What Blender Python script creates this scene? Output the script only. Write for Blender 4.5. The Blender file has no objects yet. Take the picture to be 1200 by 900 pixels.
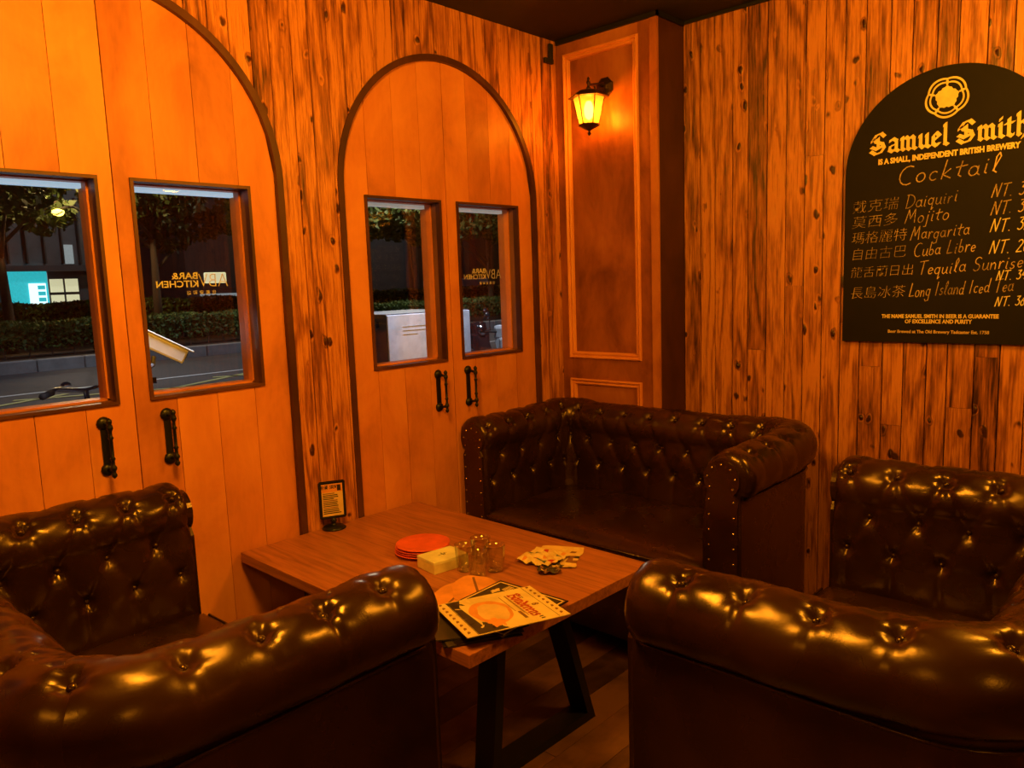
import bpy, bmesh, math, random
import numpy as np
from math import sin, cos, pi, sqrt, radians as R
from mathutils import Vector, Matrix
random.seed(7); rng = np.random.default_rng(7)
S = bpy.context.scene; COL = S.collection

# ------------------------------------------------------------------ camera
cam = bpy.data.cameras.new('camera'); co = bpy.data.objects.new('camera', cam); COL.objects.link(co)
yaw, pitch, roll = 0.7497, -0.1301, -0.0353
Fw = Vector((cos(yaw)*cos(pitch), sin(yaw)*cos(pitch), sin(pitch)))
R0 = Vector((sin(yaw), -cos(yaw), 0)); U0 = R0.cross(Fw)
Rt = cos(roll)*R0 + sin(roll)*U0; Up = -sin(roll)*R0 + cos(roll)*U0
co.matrix_world = Matrix(((Rt.x, Up.x, -Fw.x, -3.4251), (Rt.y, Up.y, -Fw.y, -2.5945), (Rt.z, Up.z, -Fw.z, 1.5), (0, 0, 0, 1)))
cam.sensor_width = 36; cam.lens = 36*898.68/1200; cam.clip_start = .02; cam.clip_end = 300
S.camera = co
# ------------------------------------------------------------------ view, world
S.view_settings.view_transform = 'Standard'; S.view_settings.look = 'None'
S.view_settings.gamma = 1; S.view_settings.use_curve_mapping = False
S.view_settings.exposure = 0.0
w = bpy.data.worlds.new('night'); S.world = w; w.use_nodes = True
w.node_tree.nodes['Background'].inputs[0].default_value = (.010, .013, .022, 1)
w.node_tree.nodes['Background'].inputs[1].default_value = .6
AMBER = (1.0, .40, .018)
# ------------------------------------------------------------------ lamps (fixtures that hold the room lamps are built further down)
def light(name, kind, loc, power, color, size=.1, target=None, **kw):
    l = bpy.data.lights.new(name, kind); l.energy = power; l.color = color
    if kind == 'AREA':
        l.shape = 'DISK'; l.size = size
    else: l.shadow_soft_size = size
    for k, v in kw.items(): setattr(l, k, v)
    o = bpy.data.objects.new(name, l); COL.objects.link(o); o.location = loc
    if target is not None:
        o.rotation_euler = (Vector(target)-Vector(loc)).to_track_quat('-Z', 'Y').to_euler()
    return o
CEIL = [(-2.70, -1.35, 142, .20), (-1.05, -2.55, 96, .18), (-3.9, -4.6, 40, .09), (-5.2, -1.8, 30, .09)]
LZ = 2.38
for i, (x, y, p, s) in enumerate(CEIL):
    light('ceiling_lamp_light', 'POINT', (x, y, LZ), p, AMBER, s)
LANT = Vector((-.3543, -.3012, 2.298))
light('lantern_light', 'POINT', LANT, 24, (1.0, .36, .02), .035)
# street lights outside, plus an unseen one added to brighten the shop facade
STREET_FILL = [(3.6, 19.6, 5.2, 420, (1, .62, .25)), (14, 18.6, 6.6, 700, (1, .85, .6)), (9.0, 33.0, 7.0, 420, (.9, .85, .8)), (30, 34, 7.0, 420, (.9, .85, .8))]
for x in (-2, 6, 15): light('road_light', 'SPOT', (x, 12.5, 7.5), 900, (.78, .84, 1), .2, (x+.5, 14, 0), spot_size=R(82), spot_blend=.5)
for x, y, z, p, c in STREET_FILL:
    light('street_fill_light', 'POINT', (x, y, z), p, c, .15)
for ax, ap in ((-.8, 170), (-2.3, 260)): light('cool_fill_spot', 'SPOT', (ax, .33, 2.45), ap*1.3, (.72, .80, 1.0), .05, (ax, 1.25, 0), spot_size=R(52), spot_blend=.3)  # cool spots added to brighten the cabinet and security camera
light('cool_fill_spot', 'SPOT', (2.9, 2.6, 3.6), 520, (.8, .85, 1.0), .1, (3.1, 4.0, 0), spot_size=R(60), spot_blend=.4)  # unseen spot added to brighten the parked scooters

# ------------------------------------------------------------------ materials
MATS = {}
def srgb(h):
    v = [int(h[i:i+2], 16)/255 for i in (0, 2, 4)]
    return tuple(((c+.055)/1.055)**2.4 if c > .04045 else c/12.92 for c in v)+(1,)
class NT:
    def __init__(s, name):
        s.m = bpy.data.materials.new(name); s.m.use_nodes = True; s.t = s.m.node_tree
        s.b = s.t.nodes['Principled BSDF']; s.out = s.t.nodes['Material Output']; MATS[name] = s.m
    def n(s, kind, **kw):
        nd = s.t.nodes.new(kind)
        for k, v in kw.items():
            if isinstance(k, str) and hasattr(nd, k): setattr(nd, k, v)
        return nd
    def l(s, a, b): s.t.links.new(a, b)
    def math(s, op, a, b=None, c=None, clamp=False):
        nd = s.n('ShaderNodeMath', operation=op); nd.use_clamp = clamp
        for i, v in enumerate((a, b, c)):
            if v is None: continue
            if isinstance(v, (int, float)): nd.inputs[i].default_value = v
            else: s.l(v, nd.inputs[i])
        return nd.outputs[0]
    def ramp(s, fac, stops):
        nd = s.n('ShaderNodeValToRGB'); s.l(fac, nd.inputs[0]); e = nd.color_ramp.elements
        while len(e) < len(stops): e.new(.5)
        for i, (p, c) in enumerate(stops):
            e[i].position = p; e[i].color = c if len(c) == 4 else tuple(c)+(1,)
        return nd.outputs[0]
    def bump(s, h, st=.3, d=.002):
        nd = s.n('ShaderNodeBump'); nd.inputs['Strength'].default_value = st; nd.inputs['Distance'].default_value = d
        s.l(h, nd.inputs['Height']); s.l(nd.outputs[0], s.b.inputs['Normal'])
    def coords(s, scale, rnd=True, rot=(0, 0, 0)):
        tc = s.n('ShaderNodeTexCoord'); mp = s.n('ShaderNodeMapping'); mp.inputs['Scale'].default_value = scale
        mp.inputs['Rotation'].default_value = rot
        src = tc.outputs['Object']
        if rnd:
            oi = s.n('ShaderNodeObjectInfo'); cx = s.n('ShaderNodeCombineXYZ')
            r = s.math('MULTIPLY', oi.outputs['Random'], 37.0); r2 = s.math('MULTIPLY', oi.outputs['Random'], 91.0)
            s.l(r, cx.inputs[0]); s.l(r2, cx.inputs[1]); s.l(r2, cx.inputs[2])
            va = s.n('ShaderNodeVectorMath', operation='ADD'); s.l(src, va.inputs[0]); s.l(cx.outputs[0], va.inputs[1]); src = va.outputs[0]
        s.l(src, mp.inputs['Vector']); return mp.outputs[0]
    def noise(s, vec, scale, detail=4, rough=.5, dist=0):
        nd = s.n('ShaderNodeTexNoise'); nd.inputs['Scale'].default_value = scale; nd.inputs['Detail'].default_value = detail
        nd.inputs['Roughness'].default_value = rough; nd.inputs['Distortion'].default_value = dist
        s.l(vec, nd.inputs['Vector']); return nd.outputs['Fac']
def simple(name, col, rough=.5, metal=0, spec=.5, noise=None, emit=None, strength=1, coat=0, bump=0):
    N = NT(name); b = N.b
    if isinstance(col, str): col = srgb(col)
    if len(col) == 3: col = tuple(col)+(1,)
    b.inputs['Base Color'].default_value = col; b.inputs['Roughness'].default_value = rough
    b.inputs['Metallic'].default_value = metal; b.inputs['Specular IOR Level'].default_value = spec
    b.inputs['Coat Weight'].default_value = coat
    v = N.coords((1, 1, 1)); f = N.noise(v, noise or 14, 5, .6)
    c2 = tuple(x*.72 for x in col[:3])+(1,)
    N.l(N.ramp(f, [(.3, c2), (.65, col)]), b.inputs['Base Color'])
    if bump: N.bump(f, bump, .004)
    if emit:
        b.inputs['Emission Color'].default_value = tuple(emit)+(1,); b.inputs['Emission Strength'].default_value = strength
    return N.m
def pine(name, axis, dark, mid, lite, rough=.38, k=1.0):
    """stained knotty pine: axis = index of the world axis the grain follows"""
    N = NT(name); sc = [1, 1, 1]; sc[axis] = .13; s2 = [1, 1, 1]; s2[axis] = .035; vs = N.coords(tuple(s2))
    v = N.coords(tuple(sc))
    vk = N.coords(tuple(.60 if i == axis else 1 for i in range(3)))
    wn = N.n('ShaderNodeTexNoise'); wn.inputs['Scale'].default_value = 22; N.l(vk, wn.inputs['Vector']); va_ = N.n('ShaderNodeVectorMath', operation='MULTIPLY_ADD'); N.l(wn.outputs['Color'], va_.inputs[0]); va_.inputs[1].default_value = (.035, .035, .035); N.l(vk, va_.inputs[2]); vk = va_.outputs[0]
    vo = N.n('ShaderNodeTexVoronoi'); vo.inputs['Scale'].default_value = 14; N.l(vk, vo.inputs['Vector']); vo.inputs['Randomness'].default_value = 1
    sp = N.n('ShaderNodeSeparateColor'); N.l(vo.outputs['Color'], sp.inputs[0])
    rnd = N.math('GREATER_THAN', sp.outputs[0], .36)
    kn = N.math('MULTIPLY', N.math('SUBTRACT', 1, N.math('MULTIPLY', vo.outputs['Distance'], 3.9, clamp=True), clamp=True), rnd)
    warp = N.noise(v, 6, 3, .5); fine = N.noise(v, 90, 3, .6)
    x = N.math('MULTIPLY_ADD', warp, 46.0, N.math('MULTIPLY', kn, 9.0))
    ring = N.math('MULTIPLY_ADD', N.math('SINE', x), .5, .5)
    ring = N.math('POWER', ring, 2.0)
    st2 = N.noise(vs, 150, 3, .7)
    f = N.math('MULTIPLY_ADD', ring, .22, N.math('ADD', N.math('MULTIPLY', N.math('SUBTRACT', fine, .5), .5), N.math('MULTIPLY', N.math('SUBTRACT', st2, .5), .78))); f = N.math('ADD', f, .42)
    big = N.noise(v, 2.2, 2, .5)
    f = N.math('ADD', f, N.math('MULTIPLY', N.math('SUBTRACT', big, .5), .7))
    f = N.math('ADD', f, N.math('MULTIPLY', N.math('POWER', kn, 2.6), 1.7 * k))
    oi = N.n('ShaderNodeObjectInfo'); f = N.math('ADD', f, N.math('MULTIPLY', N.math('SUBTRACT', oi.outputs['Random'], .5), .15))
    N.l(N.ramp(f, [(.36, lite), (.56, mid), (.84, dark)]), N.b.inputs['Base Color'])
    N.b.inputs['Roughness'].default_value = rough; N.b.inputs['Specular IOR Level'].default_value = .45
    N.bump(f, .8, .005); return N.m
def plyw(name, dark, mid, lite, axis=2, rough=.42):
    N = NT(name); sc = [1, 1, 1]; sc[axis] = .22; v = N.coords(tuple(sc)); v2 = N.coords((1, 1, .7))
    a = N.noise(v2, 3.2, 5, .6, .6); b = N.noise(v, 60, 3, .6); c = N.noise(v, 9, 3, .5)
    f = N.math('ADD', N.math('MULTIPLY', a, .85), N.math('ADD', N.math('MULTIPLY', b, .12), N.math('MULTIPLY', c, .22)))
    oi = N.n('ShaderNodeObjectInfo'); f = N.math('ADD', f, N.math('MULTIPLY', N.math('SUBTRACT', oi.outputs['Random'], .5), .22)); f = N.math('SUBTRACT', f, .05)
    N.l(N.ramp(f, [(.36, lite), (.56, mid), (.80, dark)]), N.b.inputs['Base Color'])
    N.b.inputs['Roughness'].default_value = rough; N.b.inputs['Specular IOR Level'].default_value = .35
    N.bump(b, .12, .001); return N.m
pine('pine_wall', 2, (.07, .018, .008), (.38, .115, .03), (.64, .235, .065))
pine('pine_side', 2, (.05, .014, .006), (.34, .108, .028), (.60, .225, .06), rough=.30, k=1.15)
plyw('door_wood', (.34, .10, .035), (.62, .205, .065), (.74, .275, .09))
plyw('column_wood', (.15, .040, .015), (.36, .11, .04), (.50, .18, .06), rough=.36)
plyw('dark_wood', (.030, .009, .005), (.07, .022, .011), (.12, .04, .02), rough=.4)
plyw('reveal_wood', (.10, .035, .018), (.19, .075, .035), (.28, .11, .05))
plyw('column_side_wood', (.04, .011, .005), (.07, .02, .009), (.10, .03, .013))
plyw('table_wood', (.24, .075, .035), (.38, .13, .06), (.47, .17, .08), axis=1, rough=.34)
N = NT('table_veneer'); v = N.coords((1, .05, 1), False); a = N.noise(v, 75, 4, .7); b = N.noise(N.coords((1, .4, 1), False), 5, 4, .6)
N.l(N.ramp(N.math('ADD', N.math('MULTIPLY', a, .8), N.math('MULTIPLY', b, .25)), [(.38, (.48, .17, .08)), (.53, (.37, .125, .058)), (.68, (.22, .07, .03))]), N.b.inputs['Base Color']); N.b.inputs['Roughness'].default_value = .36; N.bump(a, .15, .001)
plyw('floor_wood', (.03, .012, .006), (.11, .05, .028), (.24, .11, .06), axis=0, rough=.45)
plyw('plain_panel', (.10, .04, .02), (.16, .06, .03), (.22, .09, .04))
simple('ceiling_paint', (.012, .005, .003), .7)
simple('trim_black', (.006, .005, .005), .5)
simple('black_metal', (.012, .011, .011), .38, .3, bump=.1)
simple('table_steel', (.008, .008, .009), .5, .2)
simple('bracket_black', (.01, .008, .008), .6)
simple('brass', (.55, .40, .16), .28, 1)
simple('stud_metal', (.75, .62, .40), .25, 1)
simple('bronze', (.07, .035, .02), .35, .7)
simple('red_plate', (.86, .13, .07), .35)
simple('cream_paper', (.80, .66, .42), .6)
simple('white_paper', (.85, .80, .62), .6)
simple('menu_cream', (.86, .66, .36), .45)
simple('menu_dark', (.055, .042, .028), .4)
simple('menu_black', (.012, .008, .008), .35)
simple('ink_black', (.02, .012, .01), .5)
simple('ink_red', (.50, .05, .03), .5)
simple('ink_brown', (.26, .11, .05), .5)
simple('ink_orange', (.80, .33, .10), .5)
simple('ink_tan', (.80, .55, .28), .5)
simple('ink_green', (.10, .16, .05), .5)
simple('ink_blue', (.12, .16, .22), .5)
simple('board_black', (.008, .005, .0035), .6, spec=.2)
simple('board_print', (.90, .68, .30), .5)
N = NT('chalk'); v = N.coords((1, 1, 1)); f = N.noise(v, 220, 3, .7); g = N.noise(v, 9, 2, .5)
f = N.math('ADD', N.math('MULTIPLY', f, .6), N.math('MULTIPLY', g, .6))
N.l(N.ramp(f, [(.42, (.10, .06, .03, 1)), (.72, (.70, .50, .26, 1))]), N.b.inputs['Base Color']); N.b.inputs['Roughness'].default_value = .9
simple('chalk_light', (.78, .66, .36), .9, noise=120)
simple('window_film', (.95, .85, .62), .6)
# leather
N = NT('leather'); v = N.coords((1, 1, 1)); a = N.noise(v, 5, 4, .55); b = N.noise(v, 130, 3, .6)
vo = N.n('ShaderNodeTexVoronoi'); vo.inputs['Scale'].default_value = 260; N.l(v, vo.inputs['Vector'])
N.l(N.ramp(a, [(.3, (.016, .0055, .003, 1)), (.7, (.034, .012, .006, 1))]), N.b.inputs['Base Color'])
N.l(N.ramp(a, [(.3, (.21, .21, .21, 1)), (.7, (.33, .33, .33, 1))]), N.b.inputs['Roughness'])
N.b.inputs['Specular IOR Level'].default_value = .62; N.b.inputs['Specular Tint'].default_value = (1, .72, .5, 1)
wr = N.noise(v, 13, 4, .55, .8)
N.bump(N.math('ADD', N.math('MULTIPLY', wr, 1.0), N.math('ADD', N.math('MULTIPLY', b, .06), N.math('MULTIPLY', vo.outputs['Distance'], .05))), .22, .004)
# window glass: clear sheet that mirrors a little of the room
N = NT('window_glass'); tr = N.n('ShaderNodeBsdfTransparent'); gl = N.n('ShaderNodeBsdfGlossy'); gl.inputs['Roughness'].default_value = .015
lw = N.n('ShaderNodeLayerWeight'); lw.inputs[0].default_value = .5; fr = N.math('MULTIPLY_ADD', N.math('POWER', lw.outputs['Facing'], 4.0), .9, .055); mx = N.n('ShaderNodeMixShader'); N.t.nodes.remove(N.b)
tr.inputs[0].default_value = (.95, .97, .96, 1)
N.l(fr, mx.inputs[0]); N.l(tr.outputs[0], mx.inputs[1]); N.l(gl.outputs[0], mx.inputs[2]); N.l(mx.outputs[0], N.out.inputs[0])
N = NT('tumbler_glass'); tr = N.n('ShaderNodeBsdfTransparent'); gl = N.n('ShaderNodeBsdfGlossy'); gl.inputs['Roughness'].default_value = .04; mx = N.n('ShaderNodeMixShader'); N.t.nodes.remove(N.b)
tr.inputs[0].default_value = (.96, .95, .90, 1); lw = N.n('ShaderNodeLayerWeight'); lw.inputs[0].default_value = .5
N.l(N.math('MULTIPLY_ADD', N.math('POWER', lw.outputs['Facing'], 2.2), .85, .11), mx.inputs[0]); N.l(tr.outputs[0], mx.inputs[1]); N.l(gl.outputs[0], mx.inputs[2]); N.l(mx.outputs[0], N.out.inputs[0])
N = NT('lantern_glass'); t_ = N.n('ShaderNodeBsdfTranslucent'); t_.inputs[0].default_value = (.75, .42, .10, 1); tr = N.n('ShaderNodeBsdfTransparent'); tr.inputs[0].default_value = (1, .72, .26, 1)
mx = N.n('ShaderNodeMixShader'); mx.inputs[0].default_value = .62; N.l(t_.outputs[0], mx.inputs[1]); N.l(tr.outputs[0], mx.inputs[2]); N.l(mx.outputs[0], N.out.inputs[0])
simple('bulb_glow', (1, .7, .3), .5, emit=(1, .62, .16), strength=14)
simple('lamp_glow', (1, .5, .2), .5, emit=(1, .42, .06), strength=6)
simple('lit_head_glow', (.7, .8, .9), .5, emit=(.42, .62, .80), strength=.85)  # glow stands in for cool light on the white window head
simple('lit_head_dim', (.7, .8, .9), .5, emit=(.40, .42, .40), strength=.55)  # same stand-in for light on the window head, dimmer and greyer
# outdoors
simple('asphalt', (.062, .062, .070), .75, noise=6, bump=.2)
simple('pavement', (.20, .19, .20), .8, noise=5)
simple('curb_stone', (.30, .29, .29), .8, noise=4, bump=.3)
simple('paint_white', (.70, .72, .74), .6)
simple('paint_yellow', (.62, .60, .22), .6)
simple('paint_red', (.80, .16, .14), .6)
simple('soil', (.05, .035, .025), .9)
simple('bark', (.14, .10, .075), .85, noise=20, bump=.5)
N = NT('leaf'); oi = N.n('ShaderNodeObjectInfo'); v = N.coords((1, 1, 1)); f = N.noise(v, 3, 4, .6)
N.l(N.ramp(f, [(.3, (.030, .050, .014, 1)), (.7, (.10, .16, .035, 1))]), N.b.inputs['Base Color']); N.b.inputs['Roughness'].default_value = .6
N = NT('hedge_leaf'); v = N.coords((1, 1, 1)); f = N.noise(v, 4, 4, .6)
N.l(N.ramp(f, [(.3, (.05, .085, .02, 1)), (.7, (.14, .24, .05, 1))]), N.b.inputs['Base Color']); N.b.inputs['Roughness'].default_value = .6
simple('facade_grey', (.09, .09, .10), .8, noise=2)
simple('facade_dark', (.05, .045, .05), .8, noise=2)
simple('sign_teal', (.05, .55, .62), .5, emit=(.02, .52, .60), strength=.9)
simple('sign_white', (.8, .9, .95), .5, emit=(.80, .95, 1.0), strength=1.3)
simple('window_lit', (.8, .8, .6), .5, emit=(.72, .66, .40), strength=.9)
simple('pale_glow', (.3, .34, .36), .5, emit=(.26, .30, .32), strength=.7)  # dim pane, also the glow painted on a pillar and pale bands
simple('lamp_yellow', (1, .7, .2), .5, emit=(1, .62, .10), strength=7)
simple('lamp_white', (1, 1, .9), .5, emit=(1, 1, .85), strength=9)
simple('traffic_green', (0, .6, .4), .5, emit=(.02, .8, .5), strength=2)
simple('box_white', (.80, .82, .90), .45)
simple('box_grey', (.10, .10, .11), .5)
simple('camera_white', (.80, .78, .70), .35)
simple('body_black', (.015, .015, .018), .25, coat=.5)
simple('body_white', (.60, .62, .66), .25, coat=.5)
simple('body_silver', (.30, .31, .34), .3, .5)
simple('rubber', (.012, .012, .012), .8)
simple('chrome', (.7, .7, .72), .15, 1)
simple('seat_vinyl', (.02, .02, .022), .5)
simple('car_glass', (.02, .025, .03), .1)

# ------------------------------------------------------------------ helpers
def mesh_obj(name, bm, mat, parent=None, smooth=False, mats=None):
    bmesh.ops.recalc_face_normals(bm, faces=bm.faces)
    me = bpy.data.meshes.new(name); bm.to_mesh(me); bm.free()
    for m in (mats or [mat]): me.materials.append(MATS[m])
    if smooth:
        for p in me.polygons: p.use_smooth = True
    o = bpy.data.objects.new(name, me); COL.objects.link(o)
    if parent is not None: o.parent = parent
    return o
def tag(o, label=None, cat=None, group=None, kind=None):
    if label: o['label'] = label
    if cat: o['category'] = cat
    if group: o['group'] = group
    if kind: o['kind'] = kind
    return o
def empty(name, loc=(0, 0, 0), rz=0):
    o = bpy.data.objects.new(name, None); COL.objects.link(o); o.location = loc; o.rotation_euler = (0, 0, rz); o.empty_display_size = .05
    return o
def copy_tree(o, parent=None):
    c = o.copy(); COL.objects.link(c)
    if parent is not None: c.parent = parent
    for ch in list(o.children): copy_tree(ch, c)
    return c
def box(bm, x0, x1, y0, y1, z0, z1, M=None):
    vs = [bm.verts.new(Vector(p) if M is None else M @ Vector(p)) for p in ((x0, y0, z0), (x1, y0, z0), (x1, y1, z0), (x0, y1, z0), (x0, y0, z1), (x1, y0, z1), (x1, y1, z1), (x0, y1, z1))]
    for f in ((0, 3, 2, 1), (4, 5, 6, 7), (0, 1, 5, 4), (1, 2, 6, 5), (2, 3, 7, 6), (3, 0, 4, 7)): bm.faces.new([vs[i] for i in f])
    return vs
def bx(name, mat, parent, *d, bevel=0, M=None, seg=2):
    bm = bmesh.new(); box(bm, *d, M=M)
    if bevel: bmesh.ops.bevel(bm, geom=bm.edges[:], offset=bevel, segments=seg, affect='EDGES', profile=.6)
    return mesh_obj(name, bm, mat, parent)
def prism(bm, pts, f0, f1, M=None):
    """pts 2-D; f0/f1 map a 2-D point to the two 3-D ends"""
    a = [bm.verts.new(f0(*p)) for p in pts]; b = [bm.verts.new(f1(*p)) for p in pts]
    n = len(pts); bm.faces.new(a); bm.faces.new(b[::-1])
    for i in range(n): bm.faces.new((a[i], b[i], b[(i+1) % n], a[(i+1) % n]))
def wallA(bm, pts, y0, y1): prism(bm, pts, lambda x, z: (x, y0, z), lambda x, z: (x, y1, z))
def wallB(bm, pts, x0, x1): prism(bm, pts, lambda y, z: (x0, y, z), lambda y, z: (x1, y, z))
def tube(bm, pts, r, n=8, closed=False, rad=None):
    pts = [Vector(p) for p in pts]; rings = []
    up = Vector((0, 0, 1))
    for i, p in enumerate(pts):
        a = pts[i-1] if (i or closed) else pts[0]; b = pts[(i+1) % len(pts)] if (i < len(pts)-1 or closed) else pts[-1]
        t = (b-a).normalized(); u = t.cross(up)
        if u.length < .05: u = t.cross(Vector((1, 0, 0)))
        u.normalize(); v = t.cross(u); rr = rad[i] if rad else r
        rings.append([bm.verts.new(p+(u*cos(2*pi*k/n)+v*sin(2*pi*k/n))*rr) for k in range(n)])
    m = len(rings)
    for i in range(m if closed else m-1):
        A, B = rings[i], rings[(i+1) % m]
        for k in range(n): bm.faces.new((A[k], A[(k+1) % n], B[(k+1) % n], B[k]))
    if not closed: bm.faces.new(rings[0][::-1]); bm.faces.new(rings[-1])
def lathe(bm, prof, n=24, c=(0, 0, 0), axis='z', flat=0):
    c = Vector(c); rings = []
    for r, h in prof:
        if r < 1e-5: r = 1e-4
        ring = []
        for k in range(n):
            a = 2*pi*(k+flat)/n
            p = (r*cos(a), r*sin(a), h)
            if axis == 'x': p = (h, r*cos(a), r*sin(a))
            if axis == 'y': p = (r*cos(a), h, r*sin(a))
            ring.append(bm.verts.new(c+Vector(p)))
        rings.append(ring)
    for A, B in zip(rings, rings[1:]):
        for k in range(n): bm.faces.new((A[k], A[(k+1) % n], B[(k+1) % n], B[k]))
    bm.faces.new(rings[0][::-1]); bm.faces.new(rings[-1])
def xform(bm, M): bmesh.ops.transform(bm, matrix=M, verts=bm.verts)
def BM(fn, *a, **k):
    bm = bmesh.new(); fn(bm, *a, **k); return bm
def text(name, body, size, M, mat, parent, align='CENTER', extrude=.0006, offset=0, xscale=1, shear=0, space=1):
    c = bpy.data.curves.new(name, 'FONT'); c.body = body; c.size = size; c.align_x = align; c.extrude = extrude; c.offset = offset; c.shear = shear
    c.resolution_u = 3; c.space_character = space
    t = bpy.data.objects.new('tmp', c); COL.objects.link(t); bpy.context.view_layer.update()
    me = bpy.data.meshes.new_from_object(t.evaluated_get(bpy.context.evaluated_depsgraph_get()))
    bpy.data.objects.remove(t); me.transform(M @ Matrix.Diagonal((xscale, 1, 1, 1))); me.materials.clear(); me.materials.append(MATS[mat])
    o = bpy.data.objects.new(name, me); COL.objects.link(o); o.parent = parent; return o
def frame_mat(X, Y, Z, o): return Matrix(((X[0], Y[0], Z[0], o[0]), (X[1], Y[1], Z[1], o[1]), (X[2], Y[2], Z[2], o[2]), (0, 0, 0, 1)))

# ================================================================== SETTING
H = 2.709
# floor planks run along x
fl = tag(mesh_obj('floor', BM(box, -6.2, .1, -6.2, .1, -.08, -.012), 'trim_black'), kind='structure')
y = 0.0
while y > -6.2:
    x = -6.2 + random.random()*.9
    xs = [-6.2]
    while x < -.4: xs.append(x); x += .9+random.random()*.7
    xs.append(0.0)
    for a, b in zip(xs, xs[1:]): bx('floorboard', 'floor_wood', fl, a+.001, b-.001, y-.139, y-.001, -.012, 0.0+random.random()*-.0012)
    y -= .14
ce = tag(bx('ceiling', 'ceiling_paint', None, -6.2, .1, -6.2, .1, H, H+.08), kind='structure')
# wall A (street side, plane y = 0) with the two arched double doors
XC = (-2.4485, -1.023, -3.874); RI, RO, ZS = .566, .592, 1.905
WIN = []
for xc in XC: WIN += [(xc-.4515, xc-.0405), (xc+.0515, xc+.4635)]
WIN[2], WIN[3] = (-1.4814, -1.0671), (-.9721, -.5567)
WIN[0], WIN[1] = (-2.911, -2.4962), (-2.3997, -1.9845)
WZ0, WZ1 = 1.1583, 1.8785
wa = mesh_obj('wall_street', (lambda b: b)(bmesh.new()), 'trim_black')
bm = bmesh.new()
T0, T1 = .022, .12
ws = sorted(WIN); box(bm, -6.2, .1, T0, T1, -.1, WZ0); box(bm, -6.2, .1, T0, T1, WZ1, H+.08)
xs = [-6.2]+[v for q in ws for v in q]+[.1]
for i in range(0, len(xs), 2): box(bm, xs[i], xs[i+1], T0, T1, WZ0, WZ1)
me = bpy.data.meshes.new('wall_street'); bm.to_mesh(me); bm.free(); me.materials.append(MATS['dark_wood']); wa.data = me
tag(wa, kind='structure')
def archz(x, xc, r): return ZS+sqrt(max(r*r-(x-xc)**2, 0))
def plank_poly(a, b):
    """outline of one board between x=a..b, cut away where an arch passes"""
    for xc in XC:
        l, r = xc-RO+.008, xc+RO-.008
        if b <= l or a >= r: continue
        rr = RO-.008
        ia, ib = max(a, l), min(b, r); pts = [(ia+(ib-ia)*k/6, archz(ia+(ib-ia)*k/6, xc, rr)) for k in range(7)]
        low = []
        if a < l: low += [(a, 0), (l, 0)]
        low += pts
        if b > r: low += [(r, 0), (b, 0)]
        return low+[(b, H), (a, H)]
    return [(a, 0), (b, 0), (b, H), (a, H)]
def jit(v): return v+random.uniform(-.006, .006)
x = -6.0; edges = [x]
while x < -.24: x += .0795; edges.append(min(jit(x), -.2395))
for a, b in zip(edges, edges[1:]):
    if b-a < .01: continue
    bm = bmesh.new(); d = random.uniform(0, .003)
    wallA(bm, plank_poly(a+.0022, b-.0022), -.012-d, .021)
    mesh_obj('plank', bm, 'pine_wall', wa)
# arch mouldings
def arch_band(xc, r0, r1, y0, y1, mat, name):
    bm = bmesh.new(); n = 40
    out = [(xc-r1, 0)]+[(xc-r1*cos(pi*k/n), ZS+r1*sin(pi*k/n)) for k in range(n+1)]+[(xc+r1, 0)]
    inn = [(xc-r0, 0)]+[(xc-r0*cos(pi*k/n), ZS+r0*sin(pi*k/n)) for k in range(n+1)]+[(xc+r0, 0)]
    for i in range(len(out)-1):
        q = [out[i], out[i+1], inn[i+1], inn[i]]
        A = [bm.verts.new((p[0], y0, p[1])) for p in q]; B = [bm.verts.new((p[0], y1, p[1])) for p in q]
        bm.faces.new(A); bm.faces.new((A[0], B[0], B[1], A[1])); bm.faces.new((A[2], B[2], B[3], A[3])); bm.faces.new(B[::-1])
    bmesh.ops.remove_doubles(bm, verts=bm.verts, dist=1e-5)
    return mesh_obj(name, bm, mat, wa)
for xc in XC:
    arch_band(xc, RI, RO, -.020, .02, 'dark_wood', 'arch_moulding')
# doors
M_IN = None
def handle(x, parent):
    h = mesh_obj('handle', BM(box, x-.011, x+.011, -.006, 0, .955, 1.105), 'black_metal', parent)
    bm = bmesh.new()
    for z in (.955, 1.105):
        lathe(bm, [(.020, 0), (.022, -.004), (.018, -.010), (.010, -.014)], 12, (x, 0, z), 'y')
        tube(bm, [(x, -.006, z), (x+.004, -.030, z-.004 if z > 1 else z+.004), (x, -.052, z-.008 if z > 1 else z+.008)], .006, 8)
    lathe(bm, [(.001, -.024), (.0075, -.018), (.009, -.012), (.006, -.006), (.0055, 0), (.010, .006), (.010, .012), (.0055, .020), (.0055, .034), (.009, .040), (.0055, .046), (.0055, .100), (.009, .106), (.0055, .112), (.0055, .128), (.010, .136), (.010, .142), (.006, .150), (.0085, .156), (.009, .162), (.001, .170)], 10, (x, -.054, .957))
    mesh_obj('grip', bm, 'black_metal', h, True)
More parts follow.
